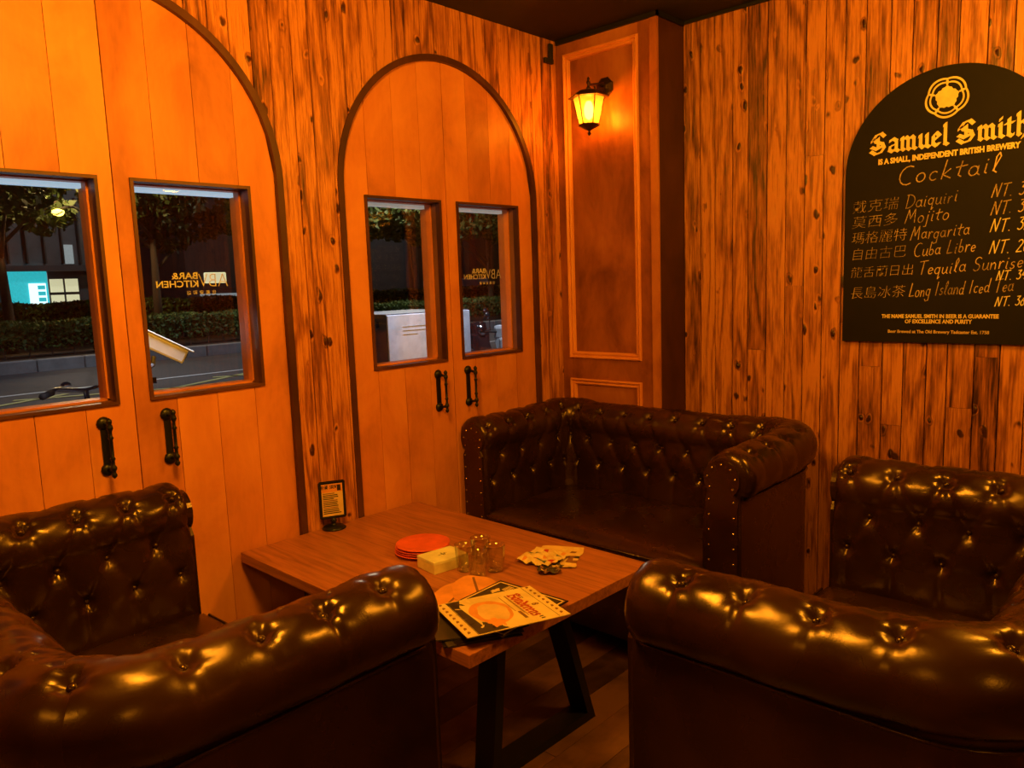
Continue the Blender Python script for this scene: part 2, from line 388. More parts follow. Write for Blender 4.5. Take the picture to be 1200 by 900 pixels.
def door(n, xc, a, b, seams, win, hx, head_mat, lettered):
    d = empty('door_%d' % n, (0, 0, 0)); tag(d, kind='structure')
    xs = [a]+[s for s in seams if a+.02 < s < b-.02]+[b]; w0, w1 = win
    for p, q in zip(xs, xs[1:]):
        p2, q2 = p+.0009, q-.0009
        groups = []
        topz = lambda u0_, u1_: [(u0_+(u1_-u0_)*k/6, min(archz(u0_+(u1_-u0_)*k/6, xc, RI-.0005), H)) for k in range(6, -1, -1)]
        rect = lambda u0_, u1_, z0_, z1_: [(u0_, z0_), (u1_, z0_), (u1_, z1_), (u0_, z1_)]
        if q2 <= w0 or p2 >= w1: groups = [[[(p2, 0), (q2, 0)]+topz(p2, q2)]]
        elif p2 >= w0 and q2 <= w1: groups = [[rect(p2, q2, 0, WZ0)], [[(p2, WZ1), (q2, WZ1)]+topz(p2, q2)]]
        else:
            u, v = (p2, w0) if p2 < w0 else (w1, q2)
            groups = [[rect(p2, q2, 0, WZ0), rect(u, v, WZ0, WZ1), [(p2, WZ1), (q2, WZ1)]+topz(p2, q2)]]
        for g_ in groups:
            bm = bmesh.new(); yj = random.uniform(-.0008, .0008)
            for pl in g_: wallA(bm, pl, yj, .020)
            bmesh.ops.remove_doubles(bm, verts=bm.verts, dist=1e-5)
            mesh_obj('board', bm, 'door_wood', d)
    # window casing: thin dark bead around the opening, then the deep lining
    f = empty('window_frame', (0, 0, 0)); f.parent = d
    t = .011
    for q in ((w0, w1, -.008, .02, WZ1-t, WZ1), (w0, w1, -.008, .02, WZ0, WZ0+t), (w0, w0+t, -.008, .02, WZ0+t, WZ1-t), (w1-t, w1, -.008, .02, WZ0+t, WZ1-t)):
        bx('bead', 'dark_wood', f, *q)
    u0, u1, v0, v1 = w0+t, w1-t, WZ0+t, WZ1-t
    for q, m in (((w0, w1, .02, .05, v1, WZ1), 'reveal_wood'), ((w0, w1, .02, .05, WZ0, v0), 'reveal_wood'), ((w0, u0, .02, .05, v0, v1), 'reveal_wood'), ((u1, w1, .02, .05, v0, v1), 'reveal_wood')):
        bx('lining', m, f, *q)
    s = .010
    for q in ((u0-s, u1+s, .051, .119, WZ0, v0+.006), (u0-s, u0+.006, .051, .119, v0, v1), (u1-.006, u1+s, .051, .119, v0, v1), (u0-s, u1+s, .051, .119, v1-.004, WZ1)):
        bx('outer_sash', 'door_wood', f, *q)
    bx('head_strip', head_mat, f, u0+.006, u1-.006, .088, .116, v1-.020, v1-.0045)  # white head piece, the light falling on it put in as glow
    g = bx('pane', 'window_glass', d, u0+.006, u1-.006, .078, .082, v0+.006, v1-.004)
    if lettered:
        X, Yv, Z = (-1, 0, 0), (0, 0, 1), (0, 1, 0); o = lambda x, z: frame_mat(X, Yv, Z, (x, .0835, z))
        c = u1-(.057 if n == 2 else .034)
        text('lettering', 'ABV', .069, o(c+.002, 1.527), 'window_film', g, 'LEFT', .0003, -.0012, .88)
        text('lettering', 'BAR&', .032, o(c-.108, 1.556), 'window_film', g, 'LEFT', .0003, .0006, 1.2)
        text('lettering', 'KITCHEN', .032, o(c-.108, 1.528), 'window_film', g, 'LEFT', .0003, .0006, 1.12)
        text('lettering', '信義安和店', .016, o(c-.046, 1.502), 'window_film', g, 'LEFT', .0003, 0, 1, space=1.9)
    handle(hx, d)
    return d
def seams(xc): return [xc+k*.1435-.006 for k in range(-4, 5)]
door(1, XC[0], XC[0]-RI, -2.4505, seams(XC[0]), WIN[0], -2.552, 'lit_head_glow', False)
door(2, XC[0], -2.4485, XC[0]+RI, seams(XC[0]), WIN[1], -2.352, 'lit_head_glow', True)
door(3, XC[1], XC[1]-RI, -1.0305, seams(XC[1]), WIN[2], -1.130, 'lit_head_dim', False)
door(4, XC[1], -1.0285, XC[1]+RI, seams(XC[1]), WIN[3], -.943, 'lit_head_dim', True)
door(5, XC[2], XC[2]-RI, XC[2]-.001, seams(XC[2]), WIN[4], XC[2]-.1, 'lit_head_glow', False)
door(6, XC[2], XC[2]+.001, XC[2]+RI, seams(XC[2]), WIN[5], XC[2]+.1, 'lit_head_glow', False)

# wall B (plane x = 0)
wb = tag(bx('wall_board_side', 'dark_wood', None, .022, .1, -6.2, .1, -.1, H+.08), kind='structure')
y = -.6086; ys = [y]
while y > -6.1: y -= .0850; ys.append(jit(y))
for a, b in zip(ys, ys[1:]):
    cuts = [0, H]
    if random.random() < .45: cuts = [0, random.uniform(.8, 2.3), H]
    for z0, z1 in zip(cuts, cuts[1:]):
        d = random.uniform(0, .003)
        bm = bmesh.new(); wallB(bm, [(b+.0022, z0+.0005), (a-.0022, z0+.0005), (a-.0022, z1-.0005), (b+.0022, z1-.0005)], -.0-d, .021)
        mesh_obj('plank', bm, 'pine_side', wb)
tag(bx('wall_back', 'plain_panel', None, -6.2, .1, -6.2, -6.1, 0, H), kind='structure')
tag(bx('wall_left', 'plain_panel', None, -6.2, -6.1, -6.1, 0, 0, H), kind='structure')
# corner column
CX, CW = -.2395, -.6086
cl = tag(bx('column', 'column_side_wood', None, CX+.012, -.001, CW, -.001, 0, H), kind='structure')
def face(name, mat, y0, y1, z0, z1, d0, d1=None, bev=0): return bx(name, mat, cl, CX-d0, CX+.012 if d1 is None else d1, y0, y1, z0, z1, bevel=bev)
face('stile', 'column_wood', -.073, -.002, 0, H, 0); face('stile', 'column_wood', -.585, -.505, 0, H, 0)
face('corner_bead', 'column_wood', CW-.003, -.572, 0, H, .006, bev=.002)
face('rail', 'column_wood', -.505, -.073, 2.625, H, 0); face('rail', 'column_wood', -.505, -.073, .992, 1.11, 0); face('rail', 'column_wood', -.505, -.073, 0, .18, 0)
face('field', 'column_wood', -.505, -.073, 1.11, 2.625, -.009); face('field', 'column_wood', -.505, -.073, .18, .992, -.009)
def moulding(name, y0, y1, z0, z1):
    prof = [(0, -.009), (.003, .010), (.008, .013), (.014, .009), (.018, .004), (.026, .007), (.033, .002), (.037, -.009)]   # (inset, proud)
    bm = bmesh.new(); rings = []
    for ins, pr in prof:
        rings.append([bm.verts.new((CX-pr, yy, zz)) for yy, zz in ((y0-ins, z0+ins), (y1+ins, z0+ins), (y1+ins, z1-ins), (y0-ins, z1-ins))])
    for A, B in zip(rings, rings[1:]):
        for k in range(4): bm.faces.new((A[k], A[(k+1) % 4], B[(k+1) % 4], B[k]))
    mesh_obj(name, bm, 'door_wood', cl)
moulding('panel_moulding', -.060, -.510, 1.098, 2.636); moulding('panel_moulding', -.060, -.510, .17, .994)
# black trims under the ceiling
tag(bx('trim_1', 'trim_black', None, CX-.014, CX-.0005, CW-.014, -.022, H-.022, H-.0005), kind='structure')
tag(bx('trim_2', 'trim_black', None, CX-.014, -.016, CW-.014, CW-.0045, H-.022, H-.0005), kind='structure')
tag(bx('trim_3', 'trim_black', None, -.016, -.0035, -6.1, CW-.015, H-.014, H-.0005), kind='structure')
# bracket in the corner
b = empty('ceiling_bracket', (-.30, -.022, 2.6)); tag(b, 'small black bent bracket hanging from the ceiling in the corner beside the column', 'bracket')
bx('bracket_arm', 'bracket_black', b, -.012, .014, -.014, 0, .0, .085, bevel=.002); bx('bracket_hook', 'bracket_black', b, -.05, .014, -.016, 0, -.012, .012, bevel=.002)
# ceiling lamp fixtures (behind / above the frame)
for i, (x, y, p, s) in enumerate(CEIL):
    f = empty('ceiling_lamp', (x, y, H)); tag(f, ['bronze pendant lamp above the left sofa', 'bronze pendant lamp above the right sofa', 'bronze pendant lamp behind the viewer', 'bronze pendant lamp near the far left wall'][i], 'lamp', 'ceiling lamps')
    bx('cord', 'trim_black', f, -.004, .004, -.004, .004, LZ-H+.16, 0)
    mesh_obj('shade', BM(lathe, [(.02, LZ-H+.16), (.05, LZ-H+.155), (.075, LZ-H+.125), (.078, LZ-H+.12), (.05, LZ-H+.15), (.02, LZ-H+.155)], 32), 'bronze', f, True)

# ================================================================== WALL LANTERN
L = empty('wall_lantern', (CX-.0, -.31, 2.43)); tag(L, 'lit bronze wall lantern with six amber glass panes on the column', 'lantern')
bm = bmesh.new(); lathe(bm, [(.058, .0), (.058, -.006), (.048, -.014), (.030, -.020), (.024, -.026)], 8, (.009, 0, 0), 'x', .5); mesh_obj('wall_plate', bm, 'bronze', L)
lx = (LANT.x-CX)/.88; ly = .01
bm = bmesh.new(); tube(bm, [(-.01, 0, .005), (-.05, .0, .012), (-.09, .005, .004), (lx+.01, ly, -.002), (lx, ly, -.01)], .007, 8)
tube(bm, [(-.01, 0, -.03), (-.04, 0, -.045), (-.07, .003, -.03), (-.085, .004, -.005)], .005, 8); mesh_obj('arm', bm, 'bronze', L, True)
bm = bmesh.new(); lathe(bm, [(.012, -.035), (.014, -.02), (.006, -.012), (.006, -.002), (.011, .004), (.011, .012), (.005, .018), (.008, .028), (.001, .040)], 12, (lx, ly, 0)); mesh_obj('finial', bm, 'bronze', L, True)
bm = bmesh.new(); lathe(bm, [(.112, -.072), (.114, -.068), (.100, -.060), (.078, -.045), (.050, -.034), (.020, -.030)], 6, (lx, ly, 0)); mesh_obj('roof', bm, 'bronze', L)
RT, RB, ZT, ZB = .086, .052, -.072, -.215
g = empty('cage', (lx, ly, 0)); g.parent = L
bm = bmesh.new()
for k in range(6):
    a = 2*pi*k/6; tube(bm, [(RT*cos(a), RT*sin(a), ZT), (RB*cos(a), RB*sin(a), ZB)], .0032, 6)
lathe(bm, [(RB+.006, ZB+.004), (RB+.007, ZB-.003), (.034, ZB-.016), (.014, ZB-.026), (.006, ZB-.030), (.006, ZB-.036), (.011, ZB-.042), (.008, ZB-.050), (.001, ZB-.056)], 12)
mesh_obj('bar', bm, 'bronze', g)
for k in range(6):
    a, b_ = 2*pi*k/6, 2*pi*(k+1)/6; bm = bmesh.new()
    q = [(RT*cos(a), RT*sin(a), ZT), (RT*cos(b_), RT*sin(b_), ZT), (RB*cos(b_), RB*sin(b_), ZB), (RB*cos(a), RB*sin(a), ZB)]
    bm.faces.new([bm.verts.new(Vector((p[0]*.985, p[1]*.985, p[2]))) for p in q]); mesh_obj('glass_pane', bm, 'lantern_glass', g)
bm = bmesh.new(); lathe(bm, [(.012, -.09), (.018, -.10), (.027, -.125), (.027, -.145), (.022, -.17), (.008, -.185), (.001, -.188)], 16, (lx, ly, 0)); mesh_obj('bulb', bm, 'bulb_glow', L, True)

L.scale = (.88, .88, .88)
L2 = copy_tree(L); L2.location = (-1.35, -6.098, 2.12); L2.rotation_euler = (0, 0, -pi/2); L2['label'] = 'lit bronze wall lantern on the back wall, reflected in the left window'; L['group'] = L2['group'] = 'wall lanterns'
light('lantern_light', 'POINT', (-1.35, -5.98, 1.98), 16, (1.0, .36, .02), .035)
# ================================================================== STROKE LETTERING
def arc(cx, cy, rx, ry, a0, a1, n=9): return [(cx+rx*cos(R(a0+(a1-a0)*i/n)), cy+ry*sin(R(a0+(a1-a0)*i/n))) for i in range(n+1)]
# single-stroke hand, cap height 1, x-height .5 : (width, strokes)
HW = {
 'C': (.62, [arc(.38, .5, .34, .5, 60, 300)]), 'o': (.42, [arc(.2, .25, .17, .24, 90, 450, 12)]), 'c': (.36, [arc(.2, .25, .17, .24, 50, 310)]),
 'k': (.42, [[(.12, 1), (.04, 0)], [(.34, .5), (.07, .22), (.4, 0)]]), 't': (.38, [[(.2, .8), (.14, .1), (.26, 0)], [(0, .5), (.42, .56)]]),
 'a': (.44, [arc(.2, .25, .17, .24, 60, 420, 11), [(.37, .5), (.36, .1), (.46, 0)]]), 'i': (.2, [[(.1, .5), (.08, .05), (.16, 0)], [(.11, .68), (.13, .73)]]),
 'l': (.26, [[(.05, .1), (.24, .8), (.17, 1), (.08, .8), (.09, .1), (.2, 0)]]), 'D': (.62, [[(.1, 1), (.06, 0)], [(0, .96)]+arc(.12, .5, .46, .48, 80, -90)]),
 'q': (.42, [arc(.2, .25, .17, .24, 60, 420, 11), [(.37, .5), (.33, -.4), (.44, -.25)]]), 'u': (.42, [[(.05, .5), (.05, .12), (.16, 0), (.32, .14), (.36, .5), (.35, .08), (.44, 0)]]),
 'r': (.34, [[(.06, .5), (.07, 0), (.1, .34), (.22, .5), (.32, .44)]]), 'M': (.74, [[(0, 0), (.14, 1), (.32, .3), (.56, 1), (.64, 0)]]),
 'j': (.24, [[(.14, .5), (.1, -.3), (-.04, -.3)], [(.15, .68), (.17, .73)]]), 'g': (.42, [arc(.2, .25, .17, .24, 60, 420, 11), [(.37, .5), (.33, -.35), (.1, -.4), (.0, -.25)]]),
 'b': (.4, [[(.08, 1), (.05, .05)]+arc(.2, .22, .16, .22, 220, 510, 9)]), 'L': (.5, [[(.12, 1), (.05, .02), (.46, .06)]]),
 'e': (.38, [[(.04, .24), (.34, .3)]+arc(.2, .26, .15, .23, 10, 320, 9)]), 'T': (.56, [[(0, .95), (.56, 1)], [(.28, .98), (.24, 0)]]),
 'S': (.5, [arc(.28, .74, .2, .24, 30, 260, 8)+arc(.22, .26, .2, .25, 80, -150, 8)]), 'n': (.42, [[(.04, .5), (.05, 0), (.08, .34), (.22, .5), (.34, .38), (.36, 0)]]),
 's': (.34, [arc(.2, .37, .12, .12, 40, 260, 6)+arc(.16, .13, .13, .13, 80, -150, 6)]), 'N': (.66, [[(.02, 0), (.12, 1), (.44, .02), (.56, 1.05)]]),
 '.': (.24, [[(.06, .02), (.1, .04)]]), ' ': (.3, []), 'I': (.3, [[(.12, 1), (.08, 0)]]), 'd': (.44, [arc(.2, .25, .17, .24, 60, 420, 11), [(.4, 1), (.36, .05), (.46, 0)]]),
 '0': (.46, [arc(.22, .5, .18, .46, 90, 450, 12)]), '3': (.44, [[(.05, .92), (.36, .95), (.16, .58)]+arc(.18, .3, .2, .28, 70, -140, 8)]),
 '4': (.5, [[(.24, 1), (.02, .4), (.46, .42)], [(.36, .7), (.3, 0)]]), '2': (.44, [arc(.2, .75, .17, .22, 160, -20, 6)+[(.02, .04), (.42, .06)]]), '6': (.44, [[(.34, .95)]+arc(.2, .28, .17, .27, 150, 480, 10)]),
}
# broad-nib black letter, x-height 1
BL = {
 'S': (1.35, [[(1.1, 1.35), (.85, 1.6), (.45, 1.5), (.25, 1.2), (.45, .95), (.95, .75), (1.1, .4), (.85, .05), (.4, -.05), (.05, .2)], [(.60, 1.22), (.62, .40)], [(.1, .55), (.5, .35), (.95, .55)], [(.05, 1.0), (.4, 1.25)]]),
 'a': (.92, [[(.15, .85), (.45, 1.02), (.68, .85), (.68, .12), (.86, 0)], [(.66, .6), (.2, .42), (.14, .15), (.36, 0), (.66, .2)]]),
 'm': (1.36, [[(.06, .9), (.2, 1), (.2, .12), (.34, 0)], [(.2, .8), (.5, 1.02), (.64, .85), (.64, .12), (.78, 0)], [(.64, .8), (.94, 1.02), (1.08, .85), (1.08, .12), (1.24, 0)]]),
 'u': (.95, [[(.06, .9), (.2, 1), (.2, .2), (.38, 0), (.62, .2)], [(.56, .9), (.68, 1), (.68, .12), (.86, 0)]]),
 'e': (.8, [[(.6, .2), (.4, 0), (.16, .2), (.16, .8), (.4, 1.02), (.62, .78), (.2, .45)]]), 'l': (.5, [[(.06, 1.5), (.2, 1.62), (.2, .12), (.38, 0)]]),
 'i': (.5, [[(.06, .9), (.2, 1), (.2, .12), (.38, 0)], [(.12, 1.28), (.28, 1.42)]]), 't': (.62, [[(.22, 1.3), (.22, .15), (.42, 0), (.56, .12)], [(.02, .95), (.5, 1.0)]]),
 'h': (.95, [[(.06, 1.5), (.2, 1.62), (.2, .1), (.3, 0)], [(.2, .8), (.52, 1.02), (.7, .8), (.7, .2), (.5, -.2)]]), ' ': (.5, []),
 'B': (1.2, [[(.3, 1.5), (.3, .05)], [(.05, 1.4), (.5, 1.6), (.95, 1.4), (.9, 1.1), (.4, .85)], [(.4, .85), (1.0, .7), (1.05, .3), (.7, 0), (.1, .1)]]),
 'o': (.88, [[(.4, 1.02), (.16, .8), (.16, .2), (.42, 0), (.68, .2), (.68, .8), (.4, 1.02)]]), 'r': (.66, [[(.06, .9), (.2, 1), (.2, .12), (.36, 0)], [(.2, .75), (.44, 1.02), (.6, .85)]]),
 'n': (.95, [[(.06, .9), (.2, 1), (.2, .12), (.34, 0)], [(.2, .8), (.54, 1.02), (.7, .85), (.7, .12), (.86, 0)]]), 'd': (.88, [[(.1, 1.5), (.68, .8), (.68, .2), (.42, 0), (.16, .2), (.16, .7), (.4, .9), (.66, .8)]]),
}
def strokes(name, body, glyphs, size, M, mat, parent, nib, ang=35, sp=.08, wob=0, thick=.0008, align=None, xs=1):
    if ' ' in body and align is None:
        x = 0
        for wd_ in body.split(' '):
            strokes(name, wd_, glyphs, size, M @ Matrix.Translation((x*size, 0, 0)), mat, parent, nib, ang, sp, wob, thick, None, xs)
            x += (sum(glyphs[c][0]+sp for c in wd_)+glyphs[' '][0]+sp)*xs
        return
    bm = bmesh.new(); x = 0
    if align == 'CENTER': x = -sum(glyphs[c][0]+sp for c in body)*xs/2
    d = Vector((cos(R(ang or 0)), sin(R(ang or 0)), 0))*nib/2; zi = 0
    for c in body:
        wd, st = glyphs[c]; dy = random.uniform(-wob, wob); sc = 1+random.uniform(-wob, wob)
        for s in st:
            pts = [Vector(((x+p[0]*sc*xs)*size, (p[1]*sc+dy)*size, 0)) for p in s]
            for p, q in zip(pts, pts[1:]):
                zi += 1; z = Vector((0, 0, thick*(1+.02*(zi % 9))))
                t = (q-p); e = t.normalized()*nib*.18 if t.length > 0 else t
                n2 = Vector((-t.y, t.x, 0)).normalized()*nib*.2
                if ang is None: dd = Vector((-t.y, t.x, 0)).normalized()*nib/2
                else: dd = d if abs(t.x*d.y-t.y*d.x) > .35*t.length*d.length else d*.5+n2*1.2
                p2, q2 = p-e, q+e
                bm.faces.new([bm.verts.new(v+z) for v in (p2-dd, q2-dd, q2+dd, p2+dd)])
        x += (wd+sp)*xs
    if ang is None: xform(bm, Matrix(((1, .22, 0, 0), (0, 1, 0, 0), (0, 0, 1, 0), (0, 0, 0, 1))))
    xform(bm, M); return mesh_obj(name, bm, mat, parent)

# ================================================================== COCKTAIL BOARD
BC, BR, BZ0, BZS = -1.763, .3752, 1.2041, 1.895
bd = empty('menu_board', (-.004, BC, BZ0)); tag(bd, 'black arched cocktail menu board with rose emblem and chalk writing on the pine wall', 'sign')
bm = bmesh.new(); pts = [(-BR, 0), (BR, 0)]+[(BR*cos(pi*k/48), BZS-BZ0+BR*sin(pi*k/48)) for k in range(49)]
wallB(bm, pts, -.001, -.016); mesh_obj('board_panel', bm, 'board_black', bd)
def MB(y, z, tilt=0): return frame_mat((0, -1, 0), (0, 0, 1), (-1, 0, 0), (-.0165, y, z)) @ Matrix.Rotation(R(tilt), 4, 'Z')   # local to the board root
def by(y): return y-BC
def bzz(z): return z-BZ0
# rose
def ringpoly(bm, rf0, rf1, M, n=100, z=.0008):
    P = []
    for k in range(n):
        a = 2*pi*k/n; P.append([bm.verts.new(M @ Vector((f(a)*sin(a), f(a)*cos(a), z))) for f in (rf0, rf1)])
    for k in range(n): bm.faces.new((P[k][0], P[k][1], P[(k+1) % n][1], P[(k+1) % n][0]))
Mr = MB(by(-1.7615), bzz(2.152))
petal = lambda r, k: (lambda a: r*(1+k*abs(cos(2.5*a+pi/2))))
bm = bmesh.new()
ringpoly(bm, petal(.064, .10), petal(.071, .10), Mr); ringpoly(bm, petal(.0505, .10), petal(.0565, .10), Mr)
bm2n = 60; c = [bm.verts.new(Mr @ Vector((.039*(1+.07*cos(5*a)+.04*cos(15*a))*sin(a), .039*(1+.07*cos(5*a)+.04*cos(15*a))*cos(a), .0008))) for a in [2*pi*k/bm2n for k in range(bm2n)]]; bm.faces.new(c)
for k in range(5):
    a = 2*pi*k/5; q = [(-.003, .044), (.003, .044), (.0045, .060), (0, .072), (-.0045, .060)]
    bm.faces.new([bm.verts.new(Mr @ Vector((px*cos(a)+py*sin(a), -px*sin(a)+py*cos(a), .0012))) for px, py in q])
mesh_obj('rose_emblem', bm, 'board_print', bd)
sz = .0485; wdt = sum(BL[c][0]+.04 for c in 'Samuel Smith')*sz
strokes('lettering', 'Samuel Smith', BL, sz, MB(by(BC)+wdt*.5*.98, bzz(1.975)), 'board_print', bd, .0155, 38, .04, xs=.98)
text('lettering', 'IS A SMALL, INDEPENDENT BRITISH BREWERY', .0295, MB(by(BC), bzz(1.930)), 'board_print', bd, 'CENTER', .0006, .0014, .815)
text('lettering', 'THE NAME SAMUEL SMITH IN BEER IS A GUARANTEE', .0215, MB(by(-1.757), bzz(1.304)), 'board_print', bd, 'CENTER', .0006, .0007, .83)
text('lettering', 'OF EXCELLENCE AND PURITY', .0215, MB(by(-1.757), bzz(1.283)), 'board_print', bd, 'CENTER', .0006, .0007, .83)
text('lettering', 'Beer Brewed at The Old Brewery Tadcaster Est. 1758', .0178, MB(by(-1.755), bzz(1.243)), 'ink_tan', bd, 'CENTER', .0006, .0004, .93)
strokes('chalk_writing', 'Cocktail', HW, .070, MB(by(-1.592), bzz(1.838), 2), 'chalk', bd, .0042, None, .13, .03, xs=1.25)
rows = [('戴克瑞', 'Daiquiri', 'NT. 300', 1.745, 1.0, -1.625), ('莫西多', 'Mojito', 'NT. 340', 1.682, 1.05, -1.625), ('瑪格麗特', 'Margarita', 'NT. 320', 1.617, .88, -1.648),
        ('自由古巴', 'Cuba Libre', 'NT. 260', 1.550, .86, -1.660), ('龍舌蘭日出', 'Tequila Sunrise', None, 1.476, .98, -1.680), ('長島冰茶', 'Long Island Iced Tea', None, 1.388, .72, -1.648)]
for i, (cj, en, pr, z, xs_, y0) in enumerate(rows):
    text('chalk_writing', cj, .055 if i != 4 else .050, MB(by(-1.415), bzz(z), 1.5), 'chalk', bd, 'LEFT', .0006, -.0012, 1.0 if i not in (0, 1) else 1.12, .15, 1.0)
    strokes('chalk_writing', en, HW, .052, MB(by(y0), bzz(z), 3), 'chalk', bd, .0030, None, .10, .05, xs=xs_)
    if pr: strokes('chalk_writing', pr, HW, .048, MB(by(-1.925), bzz(z-.002 if i > 2 else z+.012), 1.5), 'chalk_light' if i > 1 else 'chalk', bd, .0036, None, .06, .03, xs=.9)
for z, t in ((1.447, 'NT. 340'), (1.350, 'NT. 360')):
    strokes('chalk_writing', t, HW, .036, MB(by(-1.952), bzz(z), 2), 'chalk_light', bd, .0036, None, .06, .03, xs=.9)

# ================================================================== CHESTERFIELD SOFAS
AH = .885
def make_sofa(name, a, D, label, group=None):
    """local frame: x along the length, front at y=0, back at y=D (centre line of the arms at +-a)"""
    root = empty(name); tag(root, label, 'sofa')
    rc = .135; st = D-rc; qa = pi/2*rc; ln = 2*(a-rc); SL = 2*st+2*qa+ln
    def path(s):
        if s < st: return (-a, s, -1, 0)
        if s < st+qa:
            t = (s-st)/rc; return (-a+rc-rc*cos(t), st+rc*sin(t), -cos(t), sin(t))
        if s < st+qa+ln: return (-a+rc+(s-st-qa), D, 0, 1)
        if s < st+2*qa+ln:
            t = (s-st-qa-ln)/rc; return (a-rc+rc*sin(t), st+rc*cos(t), sin(t), cos(t))
        return (a, SL-s, 1, 0)
    # profile (o = outward offset, z)
    prof = [(-.072, .30)]+[(-.072, z) for z in np.arange(.32, .66, .010)]
    rr, cz, cx = .088, AH-.088-.004, .012
    th = np.linspace(R(205), R(-48), 58)
    arcp = [(cx+rr*cos(t)*1.0, cz+rr*sin(t)) for t in th]
    j0 = prof[-1]; prof += [(j0[0]+(arcp[0][0]-j0[0])*k/8, j0[1]+(arcp[0][1]-j0[1])*k/8) for k in range(1, 8)]
    i_roll = len(prof); prof += arcp; i_end = len(prof)
    prof += [(.068, cz-.078), (.068, .68)]+[(.068, z) for z in np.arange(.62, .05, -.08)]+[(.066, .055)]
    P = np.array(prof); nt = len(P)
    d = np.diff(P, axis=0); tl = np.concatenate([[0], np.cumsum(np.hypot(d[:, 0], d[:, 1]))])
    tan = np.gradient(P, axis=0); nrm = np.stack([tan[:, 1], -tan[:, 0]], 1); nrm /= np.linalg.norm(nrm, axis=1)[:, None]+1e-9; nrm *= -1
    # outward = away from leather's core: inner face must point to -o
    if nrm[5, 0] > 0: nrm *= -1
    ns = int(SL/.0085); ss = np.linspace(0, SL, ns)
    s0 = .115; n = round((SL-2*s0)/.141); p = (SL-2*s0)/n
    tA = tl[i_roll+int(58*(205-132)/253)]; tD = tl[i_roll+int(58*(205-66)/253)]; tB = np.interp(.715, P[:i_roll+12, 1], tl[:i_roll+12]); tC = np.interp(.60, P[:i_roll, 1], tl[:i_roll])
    tSeam = tl[i_end-1]
    SS, TT = np.meshgrid(ss, tl, indexing='ij')
    u = (SS-s0)/p                         # row A and C buttons at integers, row B at half integers
    disp = np.zeros_like(SS)
    def cell(v): return (v-np.round(v))*p
    dA = cell(u); dB = cell(u-.5)
    rng2 = np.random.default_rng(int(a*1000))
    wv = np.sin(SS*21+TT*9)*.0016+np.sin(SS*47-TT*31+1.3)*.0009
    roll_mask = np.clip((TT-.28)/.06, 0, 1)*np.clip((tSeam-TT)/.02, 0, 1)
    face_mask = np.clip((TT-.10)/.05, 0, 1)*np.clip((tSeam-TT)/.02, 0, 1)
    # creases
    def crease(dist, depth, wd): return -depth*np.exp(-np.abs(dist)/wd)
    f0 = np.clip((TT-tA)/(tD-tA), 0, 1); inDA = (TT > tA) & (TT < tD); dist0 = np.minimum(np.abs(cell(u-.5*(1-f0))), np.abs(cell(u+.5*(1-f0))))
    disp += np.where(inDA, crease(dist0, .0035, .007), 0)
    f1 = np.clip((TT-tB)/(tA-tB), 0, 1); inAB = (TT > tB) & (TT < tA)
    # diagonals between row B (half) and row A (integer)
    dist1 = np.minimum(np.abs(cell(u-.5*f1)), np.abs(cell(u+.5*f1)))
    disp += np.where(inAB, crease(dist1, .0065, .010), 0)
    f2 = np.clip((TT-tC)/(tB-tC), 0, 1); inBC = (TT > tC) & (TT <= tB)
    dist2 = np.minimum(np.abs(cell(u-.5*(1-f2))), np.abs(cell(u+.5*(1-f2))))
    disp += np.where(inBC, crease(dist2, .0065, .010), 0)
    low = (TT <= tC); disp += np.where(low, crease(dB, .006, .009)*np.clip((TT-.10)/.04, 0, 1), 0)
    outr = (TT >= tD) & (TT < tSeam); fade = np.clip((tSeam-TT)/.03, 0, 1)
    disp += np.where(outr, (crease(dA, .0075, .0030)*np.clip(1-(TT-tD)/.16, 0, 1)+.0016*np.cos(2*pi*u+pi)*.5)*fade, 0)
    for row, tt in (('D', tD), ('A', tA), ('B', tB), ('C', tC)):
        dd = dA if row in 'DB' else dB; r = np.hypot(dd, TT-tt); ang = np.arctan2(TT-tt, dd+1e-9)
        disp += -.019*np.exp(-(r/.017)**2)-.0045*np.exp(-(r/.036)**2)
        disp += .0042*np.cos(ang*7+SS*9+TT*5)*np.exp(-r/.030)*np.clip(r/.014, 0, 1)
    disp += .0075*face_mask+wv*face_mask
    disp += .004*np.sin(pi*np.clip((TT-tB)/(tSeam-tB), 0, 1))
    disp *= np.clip((TT-.03)/.08, 0, 1)*np.where(TT > tSeam, 0, 1)
    # ends of the roll: leather gathered over the scroll
    e = np.minimum(SS, SL-SS); es = np.clip(e/.045, 0, 1); shr = 1-np.sqrt(1-(1-es)**2)
    cen = np.array([cx, cz]); O = P[None, :, 0]+nrm[None, :, 0]*disp; Z = P[None, :, 1]+nrm[None, :, 1]*disp
    rollm = np.exp(-((np.hypot(P[:, 0]-cx, P[:, 1]-cz)-rr)/.02)**2)*(P[:, 1] > .69)
    k = shr*.26*rollm[None, :]
    O = O+(cen[0]-O)*k; Z = Z+(cen[1]-Z)*k
    # the corners stand a touch higher
    for q, (qs) in enumerate((st+qa/2, SL-st-qa/2)):
        Z = Z+.016*np.exp(-((SS-qs)/.14)**2)*(Z > .70)
    pp = np.array([path(s) for s in ss])
    X = pp[:, 0, None]+pp[:, 2, None]*O; Y = pp[:, 1, None]+pp[:, 3, None]*O
    V = np.stack([X, Y, Z], 2)
    c1 = int((st+qa*.5)/SL*ns); c2 = ns-1-c1
    parts = []
